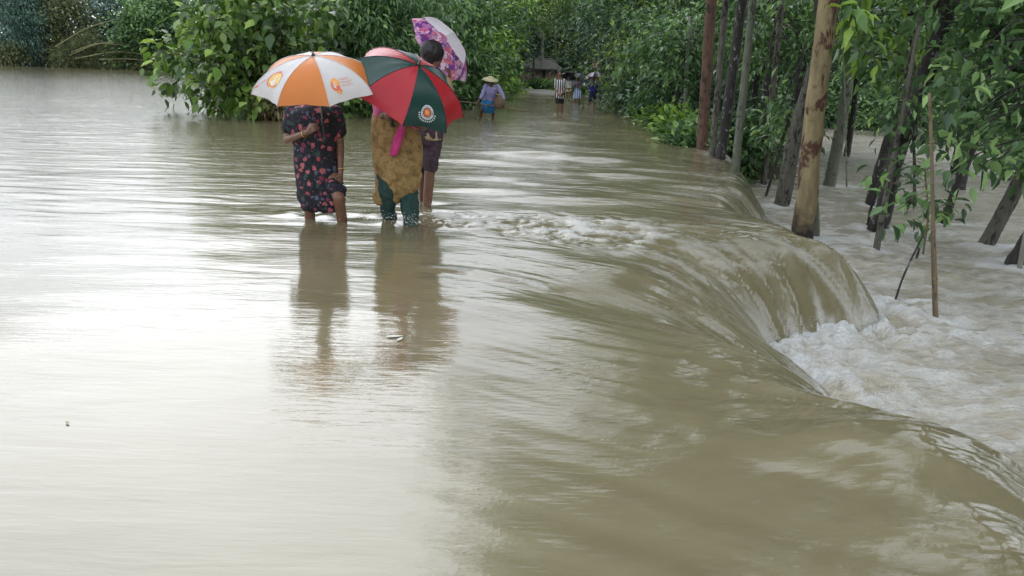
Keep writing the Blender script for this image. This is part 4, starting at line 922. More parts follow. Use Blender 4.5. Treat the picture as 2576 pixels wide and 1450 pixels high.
def person(name, label, y, J, skin, s=1.0, face=(0, -1, 0), voxel=0.011, group=None, hair=True, z_foot=-0.28, hands=None, face_up=(0, 0, 1)):
    """J: photo pixels (+ optional metres nearer (-) or farther (+)) of the joints; s scales thicknesses"""
    def q(k):
        v = J[k]
        if isinstance(v, np.ndarray): return v
        return ony(v[0], v[1], y + (v[2] if len(v) > 2 else 0.0))
    p = {k: q(k) for k in J}
    base = np.array([(p['ank_l'][0] + p['ank_r'][0]) / 2, y, z_foot])
    e = empty(name, base, label, 'person', group)
    hc = p['head']; fv = np.asarray(face, float)
    HP, sd, up = head_parts(hc, fv, np.asarray(face_up, float), s)
    neck_b = (p['sh_l'] + p['sh_r']) / 2; hip = (p['hip_l'] + p['hip_r']) / 2
    P = list(HP) + [capsule(hc - up * 0.07 * s, neck_b + (0, 0, 0.02), 0.052 * s, 0.058 * s)]
    wx = p['sh_r'] - p['sh_l']; sw = np.linalg.norm(wx) / 2; wx = wx / np.linalg.norm(wx); ax = neck_b - hip; ax /= np.linalg.norm(ax); wy = np.cross(ax, wx); wy /= np.linalg.norm(wy)
    hw = np.linalg.norm(p['hip_r'] - p['hip_l']) / 2 + 0.075 * s
    spec = [(hip - ax * 0.09 * s, hw * 0.8, 0.09 * s), (hip, hw, 0.108 * s), (hip + (neck_b - hip) * 0.35, max(sw * 0.8, hw * 0.85), 0.095 * s),
            (hip + (neck_b - hip) * 0.7, sw * 0.98, 0.11 * s), (hip + (neck_b - hip) * 0.93, sw * 0.95, 0.09 * s), (neck_b + ax * 0.035 * s, 0.06 * s, 0.055 * s)]
    tors = loft(rings(spec, wx, wy, 24)); P.append(tors)
    for t in ('l', 'r'):
        P += [capsule(p['sh_' + t], p['el_' + t], 0.050 * s, 0.038 * s), capsule(p['el_' + t], p['wr_' + t], 0.039 * s, 0.026 * s)]
        P += [capsule(p['hip_' + t], p['kn_' + t], 0.083 * s, 0.056 * s), capsule(p['kn_' + t], p['ank_' + t] * 0.6 + p['kn_' + t] * 0.4, 0.055 * s, 0.05 * s), capsule(p['ank_' + t] * 0.6 + p['kn_' + t] * 0.4, p['ank_' + t], 0.05 * s, 0.036 * s)]
        ft = p['ank_' + t] + np.array([fv[0] * 0.14, fv[1] * 0.14, -0.05]) * s; P.append(capsule(p['ank_' + t] + (0, 0, -0.03 * s), ft, 0.036 * s, 0.028 * s))
        hd = hands.get(t) if hands else None
        if hd is None:
            d = p['wr_' + t] - p['el_' + t]; hd = (d, np.cross(d, [0, 0, 1.0]) if abs(d[2]) < 0.8 * np.linalg.norm(d) else np.array([(-1 if t == 'l' else 1) * 1.0, 0, 0]), np.array([0, -1.0, 0]), 0.45)
        P += hand_parts(p['wr_' + t], hd[0], hd[1], hd[2], s, hd[3])
    me = remesh('body', P, voxel, 5); bd = part_mesh('body', me, skin, e)
    f2 = fv / np.linalg.norm(fv)
    if hair:
        hm = remesh('hair', [ellipsoid(hc + up * 0.026 * s - f2 * 0.020 * s, sd, f2, up, (0.089 * s * hair, 0.098 * s * hair, 0.088 * s * hair)), ellipsoid(hc - up * 0.03 * s - f2 * 0.045 * s, sd, f2, up, (0.074 * s, 0.06 * s, 0.07 * s))], 0.010, 3)
        wrinkle(hm, 0.008 * s, 45, 45, 2); part_mesh('hair', hm, HAIR, e)
    for k in (-1, 1):
        add_sub(bd, 'eye', ellipsoid(hc + f2 * 0.086 * s - up * 0.006 * s + sd * k * 0.032 * s, sd, f2, up, (0.013 * s, 0.006 * s, 0.0065 * s), 10, 6), EYE, e)
    return e, p, dict(wx=wx, wy=wy, ax=ax, neck=neck_b, hip=hip, sw=sw, hw=hw, spec=spec)
def grow(spec, g, lo=None, hi=None):
    return [(c, a + g, b + g) for c, a, b in spec][lo:hi]
def shirt(e, p, B, mat, s=1.0, sleeve=0.55, hem=0.12, voxel=0.012, name='shirt', g=0.016, wr=0.006):
    sp = grow(B['spec'], g)[1:]
    sp[-1] = (B['neck'] + B['ax'] * 0.02 * s, 0.075 * s, 0.068 * s)
    sp = [(B['hip'] - B['ax'] * hem, B['hw'] + g + 0.008, 0.108 * s + g)] + sp
    P = [loft(rings(sp, B['wx'], B['wy'], 28, 0.03, 7, 3))]
    for t in ('l', 'r'):
        a, b, c = p['sh_' + t], p['el_' + t], p['wr_' + t]
        if sleeve <= 1: P.append(capsule(a, a + (b - a) * sleeve, 0.06 * s, 0.056 * s))
        else:
            P.append(capsule(a, b, 0.06 * s, 0.05 * s)); P.append(capsule(b, b + (c - b) * (sleeve - 1), 0.05 * s, 0.04 * s))
    me = remesh(name, P, voxel, 3); wrinkle(me, wr, 9, 7, 4); return part_mesh(name, me, mat, e)
def shorts(e, p, B, mat, s=1.0, to=0.75, voxel=0.012, name='shorts', g=0.02, low=0.0, wr=0.006):
    P = [loft(rings([(B['hip'] - B['ax'] * 0.10 * s, B['hw'] * 0.85 + g, 0.10 * s + g), (B['hip'], B['hw'] + g, 0.11 * s + g), (B['hip'] + B['ax'] * 0.10, B['hw'] * 0.95 + g, 0.105 * s + g)], B['wx'], B['wy'], 24))]
    for t in ('l', 'r'):
        a, b, c = p['hip_' + t], p['kn_' + t], p['ank_' + t]
        if to <= 1: P.append(capsule(a, a + (b - a) * to, 0.095 * s, 0.08 * s))
        else: P += [capsule(a, b, 0.095 * s, 0.07 * s), capsule(b, b + (c - b) * (to - 1), 0.07 * s, 0.055 * s)]
    me = remesh(name, P, voxel, 3); wrinkle(me, wr, 10, 9, 7); return part_mesh(name, me, mat, e)

# ------------------------------------------------------------------ umbrellas
def fabric(name, c, c2=None, trans=0.4, rough=0.38):
    m, nt, b = mat_new(name)
    rp = ramp(nt, [(0.3, c), (0.7, c2 or tuple(x * 0.9 for x in c))]); nt.links.new(noise(nt, coords(nt), 5, 3), rp.inputs[0])
    nt.links.new(rp.outputs[0], b.inputs['Base Color']); b.inputs['Roughness'].default_value = rough
    bump(nt, b, noise(nt, coords(nt), 9, 4, 0.6), 0.35, 0.012)
    tr = N(nt, 'ShaderNodeBsdfTranslucent'); nt.links.new(rp.outputs[0], tr.inputs[0])
    ms = N(nt, 'ShaderNodeMixShader'); ms.inputs[0].default_value = trans; nt.links.new(b.outputs[0], ms.inputs[1]); nt.links.new(tr.outputs[0], ms.inputs[2])
    nt.links.new(ms.outputs[0], nt.nodes['Material Output'].inputs[0]); return m
METAL, _n, _b = mat_new('umbrella_steel'); _b.inputs['Base Color'].default_value = (0.35, 0.35, 0.36, 1); _b.inputs['Metallic'].default_value = 0.8; _b.inputs['Roughness'].default_value = 0.4
BLACKP, _n, _b = mat_new('black_plastic'); _b.inputs['Base Color'].default_value = (0.015, 0.015, 0.017, 1); _b.inputs['Roughness'].default_value = 0.4
class Umbrella:
    def __init__(self, name, label, c, axis, R, h, phase_dir, mats, shaft=0.72, tipl=0.07, n=8, seam=None, res=(9, 11), group=None, drop=0.0, ribs=True):
        self.c = np.asarray(c, float); self.ax = np.asarray(axis, float) / np.linalg.norm(axis); self.R = R; self.h = h; self.n = n
        pd = np.asarray(phase_dir, float); pd = pd - self.ax * (pd @ self.ax); self.a = pd / np.linalg.norm(pd); self.b = np.cross(self.ax, self.a)
        self.hand = self.c - self.ax * (shaft - h)
        self.e = empty(name, self.hand, label, 'umbrella', group)
        nu, nv = res; self.panels = []
        for k in range(n):
            G = np.array([[self.pt(k, tt, ss) for tt in np.linspace(-1, 1, nu)] for ss in np.linspace(0.015, 1, nv)])
            V = G.reshape(-1, 3); i = np.arange(nv - 1)[:, None] * nu; j = np.arange(nu - 1)[None, :]
            F = np.stack([i + j, i + j + 1, i + nu + j + 1, i + nu + j], -1).reshape(-1, 4)
            self.panels.append(add_part('canopy_panel', (V, F), mats[k % len(mats)], self.e))
        for k in range(n):
            if ribs:
                L = np.array([self.pt(k, -1, ss) - self.ax * 0.008 for ss in np.linspace(0.02, 1.03, 9)]); rb = add_part('rib', tube(L, 0.0022, 5), METAL, self.e)
                m_ = self.pt(k, -1, 0.5) - self.ax * 0.008; add_sub(rb, 'strut', tube([m_, self.c - self.ax * 0.10], 0.002, 5), METAL, self.e)
            if seam is not None:
                L = np.array([self.pt(k, -1, ss) + self.ax * 0.001 for ss in np.linspace(0.02, 1.0, 9)]); add_part('seam', tube(L, 0.0035, 5), seam, self.e)
        top = self.c + self.ax * h
        add_part('shaft', tube([top + self.ax * tipl, self.hand], 0.006, 8), METAL, self.e)
        add_part('tip', tube([top - self.ax * 0.004, top + self.ax * 0.012, top + self.ax * 0.016, top + self.ax * (tipl + 0.004)], [0.016, 0.014, 0.0075, 0.005], 8), BLACKP, self.e)
        hp = [self.hand + self.ax * 0.10, self.hand - self.ax * 0.02, self.hand - self.ax * 0.07 + self.a * 0.008, self.hand - self.ax * 0.085 + self.a * 0.035, self.hand - self.ax * 0.06 + self.a * 0.06]
        add_part('handle', tube(smooth_path(hp, 14), 0.0115, 8), BLACKP, self.e)
    def rib(self, k, s):
        t = 2 * PI * (k - 0.5) / self.n
        return self.c + self.R * math.sin(s * 1.28) / math.sin(1.28) * (math.cos(t) * self.a + math.sin(t) * self.b) + self.ax * self.h * ((math.cos(s * 1.28) - math.cos(1.28)) / (1 - math.cos(1.28)))
    def pt(self, k, t, s):
        A = self.rib(k, s); B = self.rib(k + 1, s); u = (t + 1) / 2; P = A + (B - A) * u; g = 1 - t * t
        o = P - self.c; rad_ = o - self.ax * (o @ self.ax)
        return P - rad_ * 0.075 * g * s * s + self.ax * (0.012 * g * s * (1 - s) + g * s * 0.012 * float(vnoise(np.array(k * 7.3 + t * 2.2), np.array(s * 3.1 + k))))
    def print_on(self, name, k, t0, s0, polys, mat, sc=1.0, lift=0.0016):
        """flat print: polys = list of (verts2d, faces) in metres, x to the right, y towards the rim"""
        hwid = np.linalg.norm(self.pt(k, 1, s0) - self.pt(k, -1, s0)) / 2; L = np.linalg.norm(self.pt(k, 0, 1) - self.pt(k, 0, 0.02))
        V = []; F = []; n0 = 0
        for v, f in polys:
            for x, yv in v:
                t = t0 + x * sc / hwid; s = s0 + yv * sc / L; P = self.pt(k, t, s)
                du = self.pt(k, t + 0.02, s) - P; dv = self.pt(k, t, s + 0.02) - P; nn = np.cross(du, dv); nn /= np.linalg.norm(nn)
                if nn @ self.ax < 0: nn = -nn
                V.append(P + nn * lift)
            F += [tuple(i + n0 for i in q) for q in f]; n0 += len(v)
        me = bpy.data.meshes.new(name); me.from_pydata([tuple(np.array(p) - np.array(self.e.location)) for p in V], [], F); me.update(); me.materials.append(mat)
        return link(name, me, None, self.panels[k])
def p_ring(r0, r1, cx=0, cy=0, a0=0, a1=2 * PI, n=28, ey=1.0):
    v = []; f = []
    for i in range(n + 1):
        t = a0 + (a1 - a0) * i / n; v += [(cx + r0 * math.cos(t), cy + r0 * math.sin(t) * ey), (cx + r1 * math.cos(t), cy + r1 * math.sin(t) * ey)]
    for i in range(n): f.append((2 * i, 2 * i + 1, 2 * i + 3, 2 * i + 2))
    return v, f
def p_disc(r, cx=0, cy=0, n=20, ey=1.0, m=3):
    out = []
    for j in range(m): out.append(p_ring(r * j / m + (1e-4 if j == 0 else 0), r * (j + 1) / m, cx, cy, n=n, ey=ey))
    return out
def p_bar(x0, y0, x1, y1, w):
    d = np.array([x1 - x0, y1 - y0]); d = d / (np.linalg.norm(d) + 1e-9); q = np.array([-d[1], d[0]]) * w / 2
    a = np.array([x0, y0]); b = np.array([x1, y1])
    return [tuple(a + q), tuple(b + q), tuple(b - q), tuple(a - q)], [(0, 1, 2, 3)]
def p_script(x, y, w, h, seed):
    """a line of blurred Bengali-like lettering hanging from its head line"""
    rng = random.Random(seed); out = []; cx = x
    while cx < x + w:
        ww = rng.uniform(1.6, 3.2) * h; ww = min(ww, x + w - cx + 0.2 * h); out.append(p_bar(cx, y, cx + ww, y, h * 0.16)); gx = cx + 0.15 * h
        while gx < cx + ww - 0.1 * h:
            out.append(p_bar(gx, y, gx, y + h * 0.85, h * 0.15))
            k = rng.random()
            if k < 0.45: out.append(p_ring(h * 0.16, h * 0.3, gx + h * 0.28, y + h * 0.5, n=10))
            elif k < 0.8: out.append(p_bar(gx, y + h * 0.8, gx + h * 0.5, y + h * 0.3, h * 0.14))
            gx += h * rng.uniform(0.55, 0.85)
        cx += ww + 0.35 * h
    return out
# ------------------------------------------------------------------ the three waders in front, with their umbrellas
IN_R, IN_U, TO_CAM = CR, CU, -CF
def axis_img(right, up, toward):
    v = right * IN_R + up * IN_U + toward * TO_CAM; return v / np.linalg.norm(v)
F_WHITE = fabric('umbrella_white', (0.80, 0.78, 0.77), trans=0.35); F_ORANGE = fabric('umbrella_orange', (0.80, 0.26, 0.055), trans=0.35)
F_RED = fabric('umbrella_red', (0.52, 0.022, 0.035), trans=0.3, rough=0.3); F_GREEN = fabric('umbrella_green', (0.014, 0.055, 0.045), trans=0.22, rough=0.3)
def flat(name, c, rough=0.6):
    m, nt, b = mat_new(name); b.inputs['Roughness'].default_value = rough
    rp = ramp(nt, [(0.35, c), (0.65, tuple(x * 0.85 for x in c))]); nt.links.new(noise(nt, coords(nt), 40, 2), rp.inputs[0]); nt.links.new(rp.outputs[0], b.inputs['Base Color']); return m
PR_OR = flat('print_orange', (0.80, 0.36, 0.10)); PR_YE = flat('print_yellow', (0.82, 0.52, 0.16)); PR_RED = flat('print_red', (0.72, 0.13, 0.08)); PR_WH = flat('print_white', (0.75, 0.74, 0.72)); PR_PK = flat('print_pale_red', (0.72, 0.38, 0.30)); PR_GOLD = flat('print_gold', (0.75, 0.45, 0.06))

# woman in the dark flowered dress
y1 = 6.72
J1 = dict(head=(792, 192), sh_l=(736, 283), sh_r=(846, 283), el_l=(723, 352, -0.04), wr_l=(773, 334, -0.26), el_r=(856, 366, 0.02), wr_r=(857, 432, -0.07),
          hip_l=(768, 425), hip_r=(826, 425), kn_l=(778, 500, -0.05), kn_r=(852, 498, -0.16), ank_l=(781, 588, 0.05), ank_r=(866, 588, -0.02))
w1, p1_, B1 = person('person', 'person in a dark flowered dress wading under the orange and white umbrella', y1, J1, S_BROWN, 0.93, (0.05, -1, -0.1), 0.0075,
    hands={'l': (np.array([0.75, -0.25, 0.55]), np.array([-0.3, -1, 0.3]), np.array([-0.3, 0, 1.0]), 1.0), 'r': (np.array([0, -0.1, -1.0]), np.array([0.9, -0.3, 0]), np.array([-0.4, -1.0, 0]), 0.8)})
D_FLOR = floral('dress_dark_floral', (0.006, 0.006, 0.010), [(0.30, 0.05, 0.07), (0.42, 0.12, 0.13), (0.20, 0.03, 0.06), (0.08, 0.09, 0.14), (0.35, 0.09, 0.10), (0.03, 0.06, 0.05)], 20, 0.34, True, (0.011, 0.010, 0.022))
def px_rings(y, rows, flat_=0.72, dy=0.0):
    out = []
    for (v, u, hw, *q) in rows:
        c = ony(u, v, y + dy + (q[0] if q else 0)); r = px_r(2 * hw, c); out.append((c, r, r * flat_ if len(q) < 2 else r * q[1]))
    return out
X_, Y_ = np.array([1.0, 0, 0]), np.array([0, 1.0, 0])
rows = [(262, 791, 26), (272, 790, 46), (284, 789, 60), (305, 789, 61), (335, 790, 57), (368, 792, 53), (398, 795, 54), (430, 800, 56), (460, 805, 57), (488, 809, 57), (508, 812, 54, -0.02), (526, 812, 46, -0.02)]
P = [loft(rings(px_rings(y1, rows), X_, Y_, 40, 0.03, 8, 5))]
for t in ('l', 'r'):
    a, b = p1_['sh_' + t], p1_['el_' + t]; P.append(capsule(a, a + (b - a) * 0.55, 0.062, 0.064))
P.append(capsule(ony(838, 470, y1 - 0.12), ony(858, 478, y1 - 0.13), 0.07, 0.045))     # cloth gathered up in the hand
me = remesh('dress', P, 0.009, 3)
wrinkle(me, 0.008, 11, 2.5, 6); wrinkle(me, 0.013, 4, 22, 9, lambda c: sstep(0.42, 0.16, c[:, 2])); part_mesh('dress', me, D_FLOR, w1)
GOLD, _n, _b = mat_new('bangle_gold'); _b.inputs['Base Color'].default_value = (0.75, 0.5, 0.2, 1); _b.inputs['Metallic'].default_value = 1.0; _b.inputs['Roughness'].default_value = 0.3
def bangle(e, p, d, r):
    a, b = frame(d); th = np.linspace(0, 2 * PI, 25); L = np.asarray(p) + r * (np.cos(th)[:, None] * a + np.sin(th)[:, None] * b); add_part('bangle', tube(L, 0.0035, 6, False), GOLD, e)
d_ = p1_['wr_l'] - p1_['el_l']; bangle(w1, p1_['wr_l'] - d_ * 0.12, d_, 0.031); d_ = p1_['wr_r'] - p1_['el_r']; bangle(w1, p1_['wr_r'] - d_ * 0.08, d_, 0.03)
c = ony(799, 217, 6.15); ax = axis_img(0.0, 0.80, 0.52)
u1 = Umbrella('umbrella', 'orange and white panelled umbrella with round orange prints, tilted at the camera', c, ax, 0.50, 0.235, -Y_ - 0.5 * ax, [F_ORANGE, F_WHITE], shaft=0.6, tipl=0.03, seam=F_WHITE)
# panel 0 faces the camera; find which neighbour lies to the right in the picture
kr = 1 if (u1.pt(1, 0, 0.8) - u1.pt(0, 0, 0.8)) @ IN_R > 0 else 7; kl = 8 - kr if kr == 7 else 7
sg = 1 if (u1.pt(0, 0.5, 0.8) - u1.pt(0, -0.5, 0.8)) @ IN_R > 0 else -1       # +t runs to the right?
def fx(polys): return [([(sg * x, yv) for x, yv in v], f) for v, f in polys]
u1.print_on('round_print', kl, 0.02 * sg, 0.66, fx(p_disc(0.066)), PR_YE)
u1.print_on('print_ring', kl, 0.02 * sg, 0.66, fx([p_ring(0.066, 0.074, a0=2.0, a1=5.6), p_ring(0.078, 0.081, a0=2.4, a1=4.9), p_ring(0.05, 0.058, a0=0.4, a1=2.4)]), PR_RED, lift=0.0022)
u1.print_on('print_figure', kl, 0.02 * sg, 0.66, fx([p_bar(-0.03, 0.035, -0.005, -0.02, 0.012), p_bar(-0.012, 0.035, 0.008, -0.012, 0.010), p_bar(0.006, 0.03, 0.02, 0.0, 0.008), p_ring(0.032, 0.042, a0=0.5, a1=2.7), p_ring(0.0001, 0.009, -0.002, -0.032)]), PR_WH, lift=0.003)
u1.print_on('teardrop_print', kr, -0.42 * sg, 0.70, fx(p_disc(0.04, 0, 0, ey=1.35) + [p_bar(0.0, 0.045, 0.028, 0.075, 0.035)]), PR_OR)
u1.print_on('print_core', kr, -0.42 * sg, 0.70, fx([p_ring(0.012, 0.036, a0=0.6, a1=3.8, ey=1.4), p_bar(0.006, 0.02, 0.026, 0.062, 0.022)]), PR_RED, lift=0.0022)
u1.print_on('print_strokes', kr, -0.42 * sg, 0.70, fx([p_bar(-0.022, -0.012, -0.004, 0.03, 0.006), p_bar(-0.008, -0.022, 0.006, 0.016, 0.005), p_bar(-0.026, 0.018, 0.012, 0.006, 0.005)]), PR_WH, lift=0.003)
u1.print_on('lettering', kr, 0.0, 0.70, fx(p_script(-0.014, -0.035, 0.085, 0.018, 1) + p_script(-0.014, -0.008, 0.095, 0.018, 2) + p_script(-0.014, 0.019, 0.08, 0.018, 3)), PR_PK)
k6 = (kl - 1) % 8 if kr == 1 else (kl + 1) % 8
u1.print_on('print_line', kl, -0.55 * sg, 0.62, fx([p_bar(-0.05, 0.12, 0.02, -0.01, 0.006), p_bar(-0.06, 0.13, -0.01, 0.04, 0.004)]), PR_RED)

# woman in the mustard wrap and green trousers
y2 = 6.72
J2 = dict(head=(1018, 178), sh_l=(955, 262), sh_r=(1052, 258), el_l=(960, 300, -0.06), wr_l=(965, 292, -0.14), el_r=(1066, 318, 0.0), wr_r=(1000, 300, -0.16),
          hip_l=(975, 400), hip_r=(1030, 400), kn_l=(972, 482, -0.08), kn_r=(1028, 480, 0.02), ank_l=(984, 590, 0.12), ank_r=(1036, 600, -0.12))
w2, p2_, B2 = person('person', 'person in a mustard wrap and green trousers under the red and green umbrella', y2, J2, S_BROWN, 0.95, (0.1, -1, -0.1), 0.009,
    hands={'l': (np.array([0.8, -0.3, 0.3]), np.array([-0.2, -1, 0.2]), np.array([0, 0, 1.0]), 1.0), 'r': (np.array([-0.7, -0.5, 0.2]), np.array([0.3, -1, 0]), np.array([0, 0, 1.0]), 1.0)})
C_PINK = cloth('cloth_pink', (0.62, 0.10, 0.30), (0.74, 0.18, 0.40), 12); C_SCARF = cloth('cloth_magenta', (0.52, 0.03, 0.18), (0.66, 0.07, 0.27), 14)
shirt(w2, p2_, B2, C_PINK, 0.98, 0.8, 0.0, 0.011, 'blouse')
m, nt, b = mat_new('wrap_mustard')
v = coords(nt); n1 = noise(nt, v, 15, 5, 0.6, 0.5)
rp = ramp(nt, [(0.34, (0.15, 0.085, 0.028)), (0.46, (0.25, 0.155, 0.052)), (0.58, (0.36, 0.24, 0.09)), (0.70, (0.22, 0.13, 0.04))]); nt.links.new(n1, rp.inputs[0])
nt.links.new(rp.outputs[0], b.inputs['Base Color']); b.inputs['Roughness'].default_value = 0.75; bump(nt, b, noise(nt, coords(nt, (1, 1, 0.4)), 14, 4), 0.5, 0.02)
C_MUST = m
rows = [(286, 984, 44), (305, 987, 51), (335, 995, 60), (370, 1000, 63), (412, 1001, 60), (448, 999, 52), (474, 992, 46), (494, 978, 36), (511, 971, 25)]
me = remesh('wrap', [loft(rings(px_rings(y2, rows, 0.78), X_, Y_, 40, 0.02, 7, 2)), capsule(ony(1020, 470, y2), ony(1046, 440, y2 + 0.02), 0.09, 0.06)], 0.009, 3)
wrinkle(me, 0.011, 11, 2.2, 3); wrinkle(me, 0.011, 3, 10, 8, lambda c: sstep(0.5, 0.2, c[:, 2])); part_mesh('wrap', me, C_MUST, w2)
C_GREEN = cloth('cloth_dark_green', (0.010, 0.035, 0.030), (0.018, 0.055, 0.045), 16)
P = []
for t, (rk, ra) in (('l', (0.066, 0.07)), ('r', (0.078, 0.075))):
    P += [capsule(p2_['hip_' + t], p2_['kn_' + t], 0.1, rk), capsule(p2_['kn_' + t], p2_['ank_' + t], rk, ra * 0.75)]
me = remesh('trousers', P, 0.010, 3); wrinkle(me, 0.012, 8, 14, 5); part_mesh('trousers', me, C_GREEN, w2)
# scarf end hanging in front
L = smooth_path([ony(1018, 300, y2 - 0.20), ony(1008, 330, y2 - 0.21), ony(997, 365, y2 - 0.22), ony(989, 392, y2 - 0.215)], 14)
th = np.linspace(0, 2 * PI, 16, endpoint=False); rs = []
for i_, c in enumerate(L):
    q = i_ / 13; a = 0.020 + 0.014 * math.sin(q * 2.6); rs.append(c + (np.cos(th) * a * (1 + 0.25 * np.sin(5 * th)))[:, None] * X_ + (np.sin(th) * 0.013)[:, None] * Y_)
add_part('scarf', loft(rs), C_SCARF, w2)
c = ony(1020, 233, 6.42); ax = axis_img(0.47, 0.66, 0.585)
u2 = Umbrella('umbrella', 'red and dark green panelled umbrella with a white round seal, tilted to the right', c, ax, 0.515, 0.265, 0.46 * IN_R - 0.89 * IN_U + 0.634 * TO_CAM, [F_GREEN, F_RED], shaft=0.5, seam=BLACKP)
sg = 1 if (u2.pt(0, 0.5, 0.8) - u2.pt(0, -0.5, 0.8)) @ IN_R > 0 else -1
u2.print_on('seal_ring', 0, 0.03 * sg, 0.76, fx([p_ring(0.052, 0.058), p_ring(0.040, 0.044)]), PR_WH)
u2.print_on('seal_lettering', 0, 0.03 * sg, 0.76, fx([p_bar(0.044 * math.cos(t), 0.044 * math.sin(t), 0.053 * math.cos(t + 0.05), 0.053 * math.sin(t + 0.05), 0.005) for t in np.linspace(0.3, 6.0, 26)] +
    [p_ring(0.066, 0.080, 0, 0, t, t + 0.10, 3) for t in np.linspace(0.15, 3.0, 13)]), PR_WH, lift=0.0018)
u2.print_on('seal_core', 0, 0.03 * sg, 0.76, fx(p_disc(0.033)), PR_RED, lift=0.0022)
u2.print_on('seal_map', 0, 0.03 * sg, 0.76, fx([p_bar(-0.012, -0.018, -0.004, 0.014, 0.014), p_bar(0.002, -0.012, 0.010, 0.008, 0.012), p_bar(0.010, 0.0, 0.014, 0.02, 0.005), p_bar(-0.006, 0.0, 0.008, -0.004, 0.012)]), PR_GOLD, lift=0.003)

# man behind them with the flowered umbrella, seen from behind
y3 = 7.62
J3 = dict(head=(1090, 138), sh_l=(1040, 212), sh_r=(1122, 210), el_l=(1030, 268), wr_l=(1036, 318, 0.02), el_r=(1130, 250, 0.06), wr_r=(1128, 200, 0.12), hip_l=(1062, 340), hip_r=(1092, 340), kn_l=(1064, 424, 0.12), kn_r=(1082, 424, -0.04), ank_l=(1066, 522, 0.28), ank_r=(1072, 548, 0.0))
w3, p3_, B3 = person('person', 'person with black hair, tan shirt and plum shorts walking away under the flowered umbrella', y3, J3, S_BROWN, 0.98, (0.75, 0.65, -0.15), 0.010, hair=1.2,
    hands={'r': (np.array([0.1, 0.1, 1.0]), np.array([1, 0.3, 0]), np.array([0, -0.6, 0.3]), 1.1)})
C_TAN = cloth('cloth_tan', (0.30, 0.22, 0.12), (0.40, 0.31, 0.18), 10); C_PLUM = cloth('cloth_plum', (0.035, 0.020, 0.030), (0.075, 0.045, 0.06), 22)
shirt(w3, p3_, B3, C_TAN, 0.99, 0.6, 0.05, 0.012); shorts(w3, p3_, B3, C_PLUM, 0.95, 0.92)
m, nt, b = mat_new('umbrella_flowered')
v = coords(nt); vo = N(nt, 'ShaderNodeTexVoronoi'); vo.inputs['Scale'].default_value = 17; nt.links.new(v, vo.inputs[0])
sp = N(nt, 'ShaderNodeSeparateColor'); nt.links.new(vo.outputs['Color'], sp.inputs[0])
rp = ramp(nt, [(0.0, (0.10, 0.03, 0.16)), (0.22, (0.45, 0.18, 0.42)), (0.42, (0.68, 0.42, 0.60)), (0.58, (0.17, 0.05, 0.26)), (0.72, (0.65, 0.14, 0.22)), (0.86, (0.75, 0.62, 0.70))], 'CONSTANT'); nt.links.new(mathn(nt, 'ADD', mathn(nt, 'MULTIPLY', sp.outputs[0], 0.75), mathn(nt, 'MULTIPLY', noise(nt, v, 30, 3), 0.4)), rp.inputs[0])
gm = N(nt, 'ShaderNodeNewGeometry')
col = mixc(nt, mathn(nt, 'MULTIPLY', gm.outputs['Backfacing'], 0.0), rp.outputs[0], (0.8, 0.78, 0.8))
nt.links.new(col, b.inputs['Base Color']); b.inputs['Roughness'].default_value = 0.4
tr = N(nt, 'ShaderNodeBsdfTranslucent'); nt.links.new(col, tr.inputs[0]); ms = N(nt, 'ShaderNodeMixShader'); ms.inputs[0].default_value = 0.55
nt.links.new(b.outputs[0], ms.inputs[1]); nt.links.new(tr.outputs[0], ms.inputs[2]); nt.links.new(ms.outputs[0], nt.nodes['Material Output'].inputs[0])
F_FLOW = m; F_SKYLIT = fabric('umbrella_skylit_pink', (0.78, 0.74, 0.78), trans=0.5)  # pale panels carry the sky-lit wash of the canopy in their colour
c = ony(1103, 128, 7.72); ax = axis_img(0.66, 0.62, -0.22)
Umbrella('umbrella', 'purple and pink flowered umbrella behind the dark-haired head', c, ax, 0.385, 0.2, 0.65 * IN_R - 0.7 * IN_U + 0.6 * CF, [F_FLOW] * 5 + [F_SKYLIT] * 2 + [F_FLOW], shaft=0.5)
# ------------------------------------------------------------------ people further up the flooded road
def stripes(name, c1, c2, freq, axis='X', wid=0.5):
    m, nt, b = mat_new(name); tc = N(nt, 'ShaderNodeTexCoord'); sp = N(nt, 'ShaderNodeSeparateXYZ'); nt.links.new(tc.outputs['Object'], sp.inputs[0])
    f = mathn(nt, 'FRACT', mathn(nt, 'MULTIPLY', sp.outputs[axis], freq)); col = mixc(nt, mathn(nt, 'LESS_THAN', f, wid), c1, c2)
    nt.links.new(col, b.inputs['Base Color']); b.inputs['Roughness'].default_value = 0.85; return m
# the fisherman
yf = 23.4
JF = dict(head=(1234, 207, -0.45), sh_l=(1222, 217, -0.32), sh_r=(1252, 218, -0.32), el_l=(1213, 239, -0.35), wr_l=(1202, 258, -0.42), el_r=(1265, 241, -0.3), wr_r=(1268, 264, -0.38), hip_l=(1221, 257), hip_r=(1238, 257), kn_l=(1211, 277, -0.1), kn_r=(1240, 279, 0.0), ank_l=(1208, 305, 0.05), ank_r=(1240, 306, 0.1))
fm, pf, BF = person('person', 'person in a lavender shirt and straw hat bending over a fishing pole', yf, JF, S_DEEP, 1.0, (-0.5, -0.8, -0.5), 0.014)
shirt(fm, pf, BF, cloth('cloth_lavender', (0.30, 0.27, 0.52), (0.38, 0.35, 0.62), 8), 1.0, 1.35, 0.02, 0.014, wr=0.01)
C_BLUE = cloth('cloth_blue_check', (0.015, 0.10, 0.26), (0.03, 0.22, 0.45), 9)
